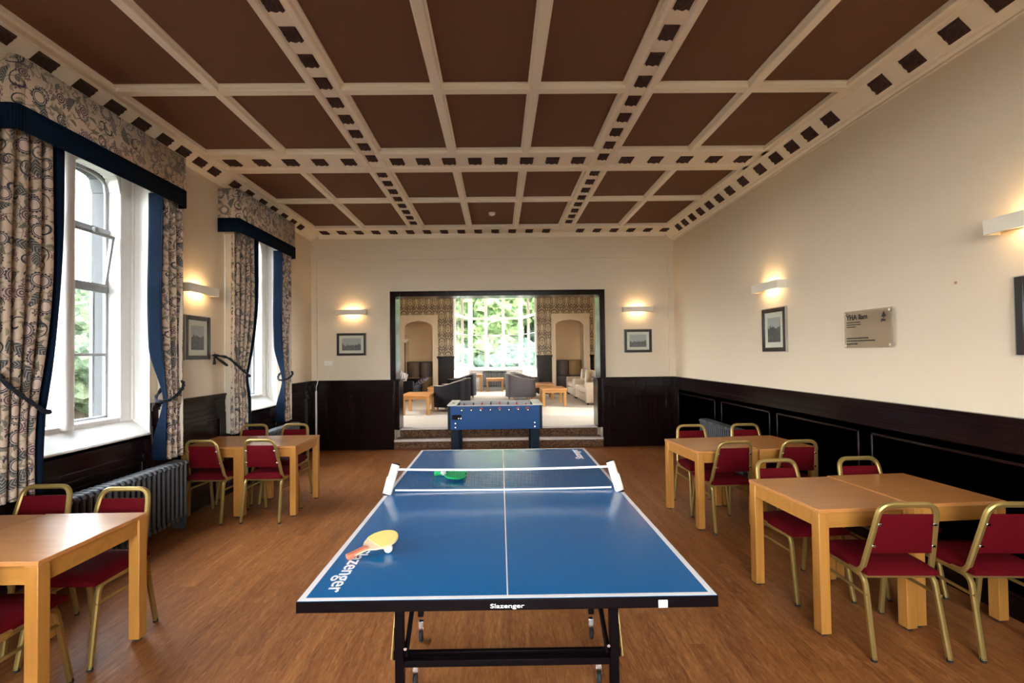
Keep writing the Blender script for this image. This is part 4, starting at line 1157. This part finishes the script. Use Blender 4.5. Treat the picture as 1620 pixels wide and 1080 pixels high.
def back_piece(m, a, b, op):
    m.box(a, op[0], LY, LY + .10, PZ, 3.95); m.box(op[1], b, LY, LY + .10, PZ, 3.95)
    return m
def tudor(op, zs, zt, n=14):
    c = (op[0] + op[1]) / 2; hw = (op[1] - op[0]) / 2; pts = []
    for k in range(2 * n + 1):
        t = -1 + k / n; a = abs(t)
        z = zs + (zt - zs) * (.56 * (1 - a ** 7) + .44 * (1 - a))
        pts.append((c + hw * t, z))
    return pts
for a, b, op in ((LX0, BX0, AL), (BX1, LX1, AR)):
    back_piece(w, a, b, op)
    pts = tudor(op, 2.60, 2.81)
    for p, q in zip(pts[:-1], pts[1:]):
        w.hexa([(p[0], LY, p[1]), (q[0], LY, q[1]), (q[0], LY + .1, q[1]), (p[0], LY + .1, p[1]), (p[0], LY, 3.95), (q[0], LY, 3.95), (q[0], LY + .1, 3.95), (p[0], LY + .1, 3.95)])
w.build('wall_lounge_back', M['damask'], kind='structure')
for op, (o0, o1) in ((AL, (-3.32, -2.02)), (AR, (1.79, 3.07))):
    w = MB(); w.box(op[0] - .02, op[1] + .02, LY + .66, LY + .7, PZ, 3.0); w.box(op[0] - .1, op[0], LY + .1, LY + .7, PZ, 3.0); w.box(op[1], op[1] + .1, LY + .1, LY + .7, PZ, 3.0)
    w.box(op[0] - .02, op[1] + .02, LY + .1, LY + .7, 2.82, 3.0)
    w.build('wall_alcove', M['cream'], kind='structure')
for op, (o0, o1) in ((AL, (-3.32, -2.02)), (AR, (1.79, 3.07))):
    w = MB()
    w.box(o0, op[0], LY - .05, LY + .02, PZ, 2.98); w.box(op[1], o1, LY - .05, LY + .02, PZ, 2.98)
    pts = tudor(op, 2.60, 2.81)
    for p, q in zip(pts[:-1], pts[1:]):
        w.hexa([(p[0], LY - .05, p[1]), (q[0], LY - .05, q[1]), (q[0], LY + .02, q[1]), (p[0], LY + .02, p[1]), (p[0], LY - .05, 2.98), (q[0], LY - .05, 2.98), (q[0], LY + .02, 2.98), (p[0], LY + .02, 2.98)])
    w.sweep([(op[0] - .03, LY - .055, PZ)] + [(x + (-.03 if x < (op[0] + op[1]) / 2 else .03) * (abs(x - (op[0] + op[1]) / 2) / .46), LY - .055, z + .03) for x, z in pts] + [(op[1] + .03, LY - .055, PZ)], rsec(.035, .02, .006), up=(0, 1, 0))
    for x in (o0, o1 - .03): w.box(x, x + .03, LY - .07, LY - .05, PZ, 3.0)
    w.box(o0, o1, LY - .07, LY - .05, 2.955, 3.0)
    trim(w, M['peach'], bevel=.004)
# dark dado in lounge
for a, b in ((-2.035, BX0 + .02), (BX1 - .02, 1.79), (3.07, LX1), (LX0, -3.32)):
    w = MB(); w.box(a, b, LY - .05, LY + .08, PZ, 1.60); w.box(a - .02, b + .02, LY - .09, LY + .08, 1.57, 1.62); w.box(a - .01, b + .01, LY - .07, LY + .08, 1.52, 1.57); w.box(a, b, LY - .07, LY, PZ, PZ + .16)
    if b - a > .3: w.box(a + .08, b - .08, LY - .062, LY - .05, PZ + .3, 1.40)
    trim(w, M['wains'], bevel=.004)
# bay
w = MB()
for s, x0, x1 in ((-1, BX0, -1.06), (1, BX1, .86)):
    a, b = (x0, LY + .1), (x1, BYW)
    dx, dy = b[0] - a[0], b[1] - a[1]; Ln = math.hypot(dx, dy); nx_, ny_ = -dy / Ln * .12 * (1 if s < 0 else -1), dx / Ln * .12 * (1 if s < 0 else -1)
    for z0, z1 in ((PZ, 1.18), (3.9, 4.0)):
        w.hexa([(a[0], a[1], z0), (b[0], b[1], z0), (b[0] + nx_, b[1] + ny_, z0), (a[0] + nx_, a[1] + ny_, z0), (a[0], a[1], z1), (b[0], b[1], z1), (b[0] + nx_, b[1] + ny_, z1), (a[0] + nx_, a[1] + ny_, z1)])
w.box(-1.06, .86, BYW, BYW + .12, PZ, 1.10); w.box(-1.06, .86, BYW, BYW + .12, 3.9, 4.0)
w.build('wall_bay', M['white'], kind='structure')
wb = struct('window_5')
FX0, FX1 = -1.06, .86
mulx = [FX0 + .03, -.463, .197, FX1 - .03]
m = MB()
for x in mulx: m.box(x - .055, x + .055, BYW - .03, BYW + .10, 1.10, 3.92)
for z, h in ((1.13, .05), (3.03, .045), (3.88, .04)): m.box(FX0, FX1, BYW - .02, BYW + .09, z - h, z + h)
for s, x0, x1 in ((-1, BX0, FX0), (1, BX1, FX1)):
    a = Vector((x0, LY + .15, 0)); b = Vector((x1, BYW, 0)); d = (b - a)
    for f in (0, .06, .5, .94, 1.0):
        p = a + d * f; m.box(p.x - .045, p.x + .045, p.y - .05, p.y + .05, 1.15, 3.92)
    for z, h in ((1.2, .05), (3.03, .045), (3.88, .04)):
        m.sweep([(a.x, a.y, z), (b.x, b.y, z)], rsec(.09, 2 * h, .01))
m.build('stone_frame', M['white'], wb, bevel=.01)
m = MB()
for i in range(3):
    p, q = mulx[i] + .055, mulx[i + 1] - .055
    for z in ((1.88, 2.40) if i != 1 else (1.88,)): m.box(p, q, BYW + .02, BYW + .045, z - .012, z + .012)
    if i == 1: m.box(p, q, BYW, BYW + .05, 2.33, 2.42); m.box(p, p + .05, BYW, BYW + .05, 1.18, 2.4); m.box(q - .05, q, BYW, BYW + .05, 1.18, 2.4)
for s, x0, x1 in ((-1, BX0, FX0), (1, BX1, FX1)):
    for z in (1.88, 2.40): m.sweep([(x0, LY + .15, z), (x1, BYW, z)], rsec(.02, .024, .004))
m.build('glazing_bars', M['white'], wb)
m = MB(); m.box(FX0, FX1, BYW + .03, BYW + .034, 1.1, 3.9)
m.face([(BX0, LY + .15, 1.15), (FX0, BYW, 1.15), (FX0, BYW, 3.9), (BX0, LY + .15, 3.9)]); m.face([(BX1, LY + .15, 1.15), (FX1, BYW, 1.15), (FX1, BYW, 3.9), (BX1, LY + .15, 3.9)])
m.build('pane', M['glass'], wb)
m = MB(); m.box(FX0 - .1, FX1 + .1, BYW - .22, BYW + .0, 1.06, 1.10); m.build('sill', M['white'], wb, bevel=.008)
r3 = radiator(-.60, BYW - .14, BYW - .14 + .93, 1.03 - PZ, 'dark column radiator below the lounge bay window', axis='x')
r3.location = (-.60, BYW - .12, PZ)

# ------------------------------------------------------------------ lounge furniture
def coffee(label, x0, x1, y0, y1, h=.45, wd=None):
    t = thing('coffee_table', label, 'coffee table', ((x0 + x1) / 2, (y0 + y1) / 2, PZ), 0, 'lounge coffee tables')
    a, b = (x1 - x0) / 2, (y1 - y0) / 2
    MB().box(-a, a, -b, b, h - .03, h).build('tabletop', M['oaktop'], t, bevel=.004)
    m = MB()
    for s in (-1, 1): m.box(-a + .03, a - .03, s * (b - .04) - .01, s * (b - .04) + .01, h - .11, h - .03); m.box(s * (a - .04) - .01, s * (a - .04) + .01, -b + .03, b - .03, h - .11, h - .03)
    m.build('apron', M['beechx'], t)
    for sx in (-1, 1):
        for sy in (-1, 1):
            x, y = sx * (a - .05), sy * (b - .05); MB().box(x - .032, x + .032, y - .032, y + .032, 0, h - .03).build('leg', M['beech'], t, bevel=.004)
    return t
coffee('oak coffee table at the left front of the lounge, beside the dark tub chair', -2.17, -1.53, 10.6, 11.5)
coffee('oak coffee table half hidden behind the left front tub chair in the lounge', -1.95, -1.3, 13.0, 13.8)
coffee('oak coffee table at the right front of the lounge, before the beige sofa', 1.08, 1.72, 12.0, 12.95)
coffee('oak coffee table behind the right front one in the lounge', .98, 1.62, 13.9, 14.8)
coffee('small oak table in front of the bay window radiator', -.46, .18, 17.2, 17.75, .47)
sc2 = coffee('oak side table left of the bay window radiator', -.98, -.60, 17.2, 17.7, .62)

def tub(label, loc, rz, mat):
    """faces +x locally; shell wraps the back and sides"""
    t = thing('tub_chair', label, 'armchair', loc, rz, 'tub chairs in the lounge')
    m = MB(); n = 36; R0, R1 = .40, .31
    def pt(a, r, z): # rounded square plan, open to +x
        c, s_ = math.cos(a), math.sin(a); k = 1 / (abs(c) ** 3.2 + abs(s_) ** 3.2) ** (1 / 3.2); return (c * k * r * 1.03, s_ * k * r, z)
    angs = [rad(38) + (rad(322) - rad(38)) * k / n for k in range(n + 1)]
    def ztop(a): q = (1 - math.cos(a - 0)) / 2; return .60 + .17 * max(0, (q - .35) / .65) ** 1.2
    i0 = 0
    for a, b in zip(angs[:-1], angs[1:]):
        for (r_, z0a, z0b, z1a, z1b) in ((R0, .10, .10, ztop(a), ztop(b)),):
            m.face([pt(a, R0, .10), pt(b, R0, .10), pt(b, R0, ztop(b)), pt(a, R0, ztop(a))])
            m.face([pt(b, R1, .10), pt(a, R1, .10), pt(a, R1, ztop(a)), pt(b, R1, ztop(b))])
            m.face([pt(a, R0, ztop(a)), pt(b, R0, ztop(b)), pt(b, R1, ztop(b)), pt(a, R1, ztop(a))])
            m.face([pt(a, R0, .10), pt(a, R1, .10), pt(b, R1, .10), pt(b, R0, .10)])
    for a, f in ((angs[0], 1), (angs[-1], -1)):
        q = [pt(a, R0, .10), pt(a, R1, .10), pt(a, R1, ztop(a)), pt(a, R0, ztop(a))]; m.face(q if f < 0 else q[::-1])
    m.build('shell', mat, t, smooth=40)
    pp = MB()
    for r in (R0, R1 + .004): pp.tube([pt(a, r, ztop(a) + .002) for a in angs], .007, 6)
    pp.build('piping', M['piping'], t, smooth=60)
    MB().box(-.28, .36, -.29, .29, .10, .30).build('base', mat, t, bevel=.02)
    MB().box(-.28, .38, -.285, .285, .30, .43).build('seat_cushion', mat, t, bevel=.04, seg=4)
    for sx in (-1, 1):
        for sy in (-1, 1): MB().lathe([(.022, 0), (.03, .10)], (sx * .27, sy * .27, 0), 10).build('foot', M['beech'], t)
    return t
t1 = tub('charcoal tub chair at the left front of the lounge, back turned to the games room', (-1.12, 11.52, PZ), PI - .25, M['tubdark'])
dup(t1, (-1.12, 14.6, PZ), PI - .2, 'charcoal tub chair farther back on the left of the lounge, nearer the bay window')
t2 = tub('grey tub chair right of centre in the lounge, its lit back towards us', (.63, 13.95, PZ), .25, M['tubgrey'])
dup(t2, (.82, 15.3, PZ), .35, 'grey tub chair farthest back on the right, by the bay window')

def cushion(m_, loc, rot, w=.42, h=.42, d=.14):
    m = MB(); n = 12
    def f(sg):
        def q(u, v):
            x, z = (u - .5) * 2, (v - .5) * 2; k = ((1 - x * x) * (1 - z * z))
            return (x * w / 2 * (1 - .06 * (1 - z * z)), sg * d / 2 * max(0, k) ** .45, z * h / 2 * (1 - .06 * (1 - x * x)))
        return q
    m.grid(f(1), n, n); m.grid(f(-1), n, n)
    return m, loc, rot
def add_cushion(label, loc, rot, mat, w=.42, h=.42, grp='sofa cushions'):
    m, _, _ = cushion(None, loc, rot, w, h); o = m.build('cushion', mat, smooth=70); o.location = loc; o.rotation_euler = rot
    return tag(o, label, 'cushion', grp)
def sofa(label, loc, rz, Ln, mat, legs=True):
    """faces +x locally, length along y"""
    t = thing('sofa', label, 'sofa', loc, rz, None)
    h = Ln / 2
    MB().box(-.44, .42, -h + .02, h - .02, .06, .28).build('base', mat, t, bevel=.02, seg=3)
    for s in (-1, 1):
        a, b = sorted((s * h, s * (h - .17))); MB().box(-.45, .45, a, b, .04, .58).build('arm', mat, t, bevel=.05, seg=4)
    MB().box(-.46, -.24, -h + .16, h - .16, .06, .78).build('backrest', mat, t, bevel=.06, seg=4)
    n = 2 if Ln > 1.5 else 1; w_ = (Ln - .34) / n
    for k in range(n):
        y0 = -h + .17 + k * w_
        MB().box(-.24, .44, y0 + .005, y0 + w_ - .005, .28, .43).build('seat_cushion', mat, t, bevel=.04, seg=4)
        q = MB().box(-.26, -.10, y0 + .01, y0 + w_ - .01, .42, .82); q.build('back_cushion', mat, t, bevel=.06, seg=4)
    for sx in (-1, 1):
        for sy in (-1, 1): MB().box(sx * .38 - .025, sx * .38 + .025, sy * (h - .09) - .025, sy * (h - .09) + .025, 0, .06).build('foot', M['wains'], t)
    return t
sofa('beige two-seat sofa at the right of the lounge, nearest the opening', (2.67, 13.2, PZ), PI, 2.0, M['sofa'])
sofa('beige sofa against the right lounge wall, behind the nearer beige one', (2.67, 15.0, PZ), PI, 1.45, M['sofa'])
sofa('dark sofa against the left lounge wall with pale striped cushions', (-2.93, 14.75, PZ), 0, 1.7, M['tubdark'])
cs1 = stripes('striped_cushion_cloth', [(.62, .56, .48), (.10, .09, .09), (.55, .50, .44), (.20, .17, .16)], 'x', .16)
cs2 = paint('cream_cushion_cloth', (.62, .53, .43), .9, .1, 10, .2)
add_cushion('cream cushion at the far end of the nearer beige sofa', (2.58, 13.72, PZ + .64), (0, rad(14), rad(60)), cs2)
add_cushion('cream cushion at the near end of the farther beige sofa', (2.60, 14.65, PZ + .64), (0, rad(10), rad(70)), cs2)
add_cushion('striped cushion in the middle of the nearer beige sofa', (2.72, 13.25, PZ + .64), (0, rad(-12), rad(80)), cs1)
add_cushion('brownish cushion on the farther beige sofa', (2.78, 15.15, PZ + .66), (0, 0, rad(90)), paint('brown_cushion_cloth', (.28, .19, .14), .9, .1, 10, .2))
add_cushion('pale striped cushion leaning in the near corner of the dark sofa', (-2.98, 14.15, PZ + .66), (0, rad(20), rad(50)), cs1)
add_cushion('pale striped cushion beside the near-corner one on the dark sofa', (-2.90, 14.42, PZ + .64), (0, rad(24), rad(62)), cs1)
add_cushion('patterned purple cushion low at the front of the dark sofa', (-2.42, 15.1, PZ + .52), (rad(60), 0, rad(80)), stripes('purple_pattern_cloth', [(.12, .08, .12), (.35, .30, .33), (.09, .06, .10)], 'z', .09))

# floor lamp
fl = thing('floor_lamp', 'tall uplighter floor lamp with a pale bowl shade in the left of the lounge', 'lamp', (-3.04, 15.55, PZ))
MB().lathe([(.13, 0), (.13, .02), (.02, .035)], (0, 0, 0), 24).build('base', M['black'], fl, smooth=40)
MB().lathe([(.012, .02), (.012, 1.74)], (0, 0, 0), 10).build('pole', M['black'], fl, smooth=60)
MB().lathe([(.02, 1.74), (.05, 1.76), (.12, 1.81), (.155, 1.86), (.15, 1.865), (.11, 1.83), (.02, 1.79)], (0, 0, 0), 28).build('lamp_shade', M['mount'], fl, smooth=60)

# stacked drum stools in the alcoves
sa = stripes('brown_stripe_cloth', [(.07, .045, .03), (.16, .10, .06), (.05, .035, .03), (.24, .16, .09)], 'ang', .05)
sb = stripes('grey_stripe_cloth', [(.09, .075, .07), (.17, .13, .12), (.06, .05, .055), (.14, .09, .07)], 'ang', .04)
sgold = paint('tan_stool_cloth', (.27, .17, .07), .85, .1, 10, .2)
def drum(loc, mat, h, label, r=.218):
    t = thing('drum_stool', label, 'stool', loc, 0, 'drum stools stacked in the alcoves')
    MB().lathe([(r - .015, .0), (r, .02), (r + .004, h * .5), (r, h - .05), (r - .004, h - .045)], (0, 0, 0), 28).build('body', mat, t, smooth=50)
    MB().lathe([(r - .01, h - .05), (r + .003, h - .04), (r, h - .015), (r - .03, h), (.0, h)], (0, 0, 0), 28).build('padded_top', mat, t, smooth=50)
for al, xs in (('left', (-2.905, -2.455)), ('right', (2.175, 2.615))):
    for k, x in enumerate(xs):
        for lv in (0, 1):
            mt = {('left', 0): (sgold, sa), ('left', 1): (sgold, sb), ('right', 0): (sb, sb), ('right', 1): (sb, sgold)}[(al, k)][lv]
            side = 'left-hand' if k == 0 else 'right-hand'; lvl = 'upper' if lv else 'lower'
            drum((x, 16.36, PZ + lv * .602), mt, .60 if lv == 0 else .52, '%s drum stool of the %s stack in the %s arched alcove' % (lvl, side, al))

# ------------------------------------------------------------------ outdoors
MB().box(-90, 90, -60, 120, -.9, -.7).build('ground', M['lawn'], kind='structure')
def tree(label, x, y, h, r, mat, seed, trunk=True):
    rnd = random.Random(seed); t = thing('tree', label, 'tree', (x, y, -.7), 0, 'trees in the grounds')
    import mathutils
    m = MB()
    nb = 9
    blobs = [(0, 0, h - r * .8, r * .8)] + [(rnd.uniform(-.75, .75) * r, rnd.uniform(-.75, .75) * r, h * rnd.uniform(.32, .85), r * rnd.uniform(.35, .6)) for _ in range(nb)]
    for (bx_, by_, bz, br) in blobs:
        nu, nv = 30, 20
        def f(u, v):
            a = 2 * PI * u; b = PI * v; d = Vector((math.cos(a) * math.sin(b), math.sin(a) * math.sin(b), math.cos(b)))
            p = Vector((bx_ + x * 3, by_ + y * 3, bz)) + d * br
            q = mathutils.noise.noise(p * 1.1) * .30 + mathutils.noise.noise(p * 2.7) * .22 + mathutils.noise.noise(p * 6.5) * .14
            return Vector((bx_, by_, bz)) + d * br * (1 + q)
        m.grid(f, nu, nv)
    m.build('crown', mat, t)
    MB().lathe([(.30, 0), (.2, h * .3), (.12, h * .7)], (0, 0, 0), 10).build('trunk', M['bark'], t)
TR = [(-14.5, 17.5, 3.9, 2.3, 'leaf_pale', 'pale bushy tree low outside the nearer left window'), (-16.5, 15.6, 3.0, 1.7, 'leaf_pale', 'small pale shrub tree left of the bushy one outside the nearer window'),
      (-22, 26, 5.9, 3.2, 'leaf_dark', 'blue-green tall tree seen through the nearer left window'), (-25, 25, 5.6, 3.0, 'leaf_pale', 'pale tall tree behind the bushy one outside the nearer window'),
      (-17, 32, 6.8, 3.5, 'leaf_dark', 'dark tree outside seen past the farther left window'), (-20, 20.5, 4.6, 2.2, 'leaf_dark', 'blue-green shrub between the taller trees outside'),
      (-26.5, 30.5, 5.8, 4.0, 'leaf_dark', 'broad blue-green tree filling the distance outside the nearer left window'), (-17.6, 20.2, 4.5, 2.3, 'leaf_pale', 'mid-height pale bush outside the nearer left window, before the broad tree'), (-12.7, 14.7, 3.1, 1.5, 'leaf_pale', 'nearest low pale bush outside the nearer left window'),
      (-19, 23.5, 5.6, 2.8, 'leaf_pale', 'pale tree filling the gap between the others outside the left windows'), (-24, 30, 6.6, 3.4, 'leaf_pale', 'farthest pale tree outside the left windows'), (-15.5, 20.5, 3.4, 2.0, 'leaf_dark', 'low blue-green bush right of the bushy tree outside the nearer window'),
      (-3.6, 28, 9.5, 3.2, 'leaf_lime', 'lime green tree outside the left side of the bay'), (-1.4, 26, 7.6, 2.4, 'leaf_lime', 'lime green tree outside the left light of the bay'),
      (1.0, 29, 9.2, 3.0, 'leaf_hazy', 'darker tree outside the middle of the bay'), (2.2, 25.5, 8.2, 2.6, 'leaf_lime', 'lime green tree outside the right light of the bay'),
      (5.0, 30, 9.0, 3.2, 'leaf_hazy', 'dark tree outside the far right of the bay'), (.2, 23.8, 2.6, 1.6, 'leaf_hazy', 'low dark shrub outside below the bay window middle'),
      (-3.0, 23.5, 2.8, 1.7, 'leaf_hazy', 'low dark shrub outside below the bay window left'), (3.2, 23.2, 3.0, 1.6, 'leaf_pale', 'low pale shrub outside below the bay window right')]
for i, (x, y, h, r, mt, lb) in enumerate(TR): tree(lb, x, y, h, r, M[mt], 40 + i)

# ------------------------------------------------------------------ light
wd = bpy.data.worlds.new('sky'); SC.world = wd; wd.use_nodes = True
nt_ = wd.node_tree; bg = nt_.nodes['Background']; tc = nt_.nodes.new('ShaderNodeTexCoord'); sp = nt_.nodes.new('ShaderNodeSeparateXYZ'); rp = nt_.nodes.new('ShaderNodeValToRGB')
nt_.links.new(tc.outputs['Generated'], sp.inputs[0]); nt_.links.new(sp.outputs[2], rp.inputs[0]); nt_.links.new(rp.outputs[0], bg.inputs[0])
rp.color_ramp.elements[0].color = (1, .98, .95, 1); rp.color_ramp.elements[1].color = (.84, .90, 1, 1)
bg.inputs[1].default_value = 17.0
sun = bpy.data.lights.new('sun', 'SUN'); sun.energy = 3; sun.angle = rad(3); sun.color = (1, .93, .82)
so = bpy.data.objects.new('sun', sun); COL.objects.link(so); so.rotation_euler = Vector((-.72, .28, -.75)).to_track_quat('-Z', 'Y').to_euler()
def portal(c, n, w, h):
    l = bpy.data.lights.new('window_portal', 'AREA'); l.shape = 'RECTANGLE'; l.size = w; l.size_y = h; l.cycles.is_portal = True
    o = bpy.data.objects.new('window_portal', l); COL.objects.link(o); o.location = c; o.rotation_euler = Vector(n).to_track_quat('-Z', 'Z').to_euler()
for yc in WIN: portal((XL - .46, yc, 2.2), (1, 0, 0), 1.3, 2.5)
portal((0, YB - .32, 2.1), (0, 1, 0), 3.4, 2.7)  # daylight through the added rear opening
portal((-.1, BYW + .3, 2.5), (0, -1, 0), 3.4, 2.9)
portal((LX1 + .22, 10.35, 2.3), (-1, 0, 0), 1.7, 2.0); portal((LX0 - .22, 10.35, 2.3), (1, 0, 0), 1.7, 2.0)

# ------------------------------------------------------------------ camera
cam = bpy.data.cameras.new('camera'); co = bpy.data.objects.new('camera', cam); COL.objects.link(co); SC.camera = co
f_, cx_, cy_, yaw, pit, rol, Hc = 754.6533, 796.3018, 546.7598, .6058, 1.0922, -.6807, 1.6424
y_, p_, r_ = rad(yaw), rad(pit), rad(rol)
F = Vector((math.sin(y_) * math.cos(p_), math.cos(y_) * math.cos(p_), math.sin(p_))); Rv = Vector((math.cos(y_), -math.sin(y_), 0)); U = Rv.cross(F)
R2 = Rv * math.cos(r_) + U * math.sin(r_); U2 = U * math.cos(r_) - Rv * math.sin(r_)
Mx = Matrix((R2, U2, -F)).transposed().to_4x4(); Mx.translation = Vector((0, 0, Hc)); co.matrix_world = Mx
cam.sensor_width = 36; cam.lens = f_ / 1620 * 36; cam.shift_x = (810 - cx_) / 1620; cam.shift_y = (cy_ - 540) / 1620
cam.clip_start = .02; cam.clip_end = 400

SC.view_settings.view_transform = 'Standard'; SC.view_settings.look = 'None'; SC.view_settings.gamma = 1; SC.view_settings.exposure = 0.95
SC.view_settings.use_curve_mapping = False
cy = SC.cycles; cy.use_denoising = True; cy.max_bounces = 10; cy.diffuse_bounces = 6; cy.glossy_bounces = 4; cy.transparent_max_bounces = 12; cy.transmission_bounces = 6
cy.sample_clamp_indirect = 12; cy.caustics_reflective = False; cy.caustics_refractive = False
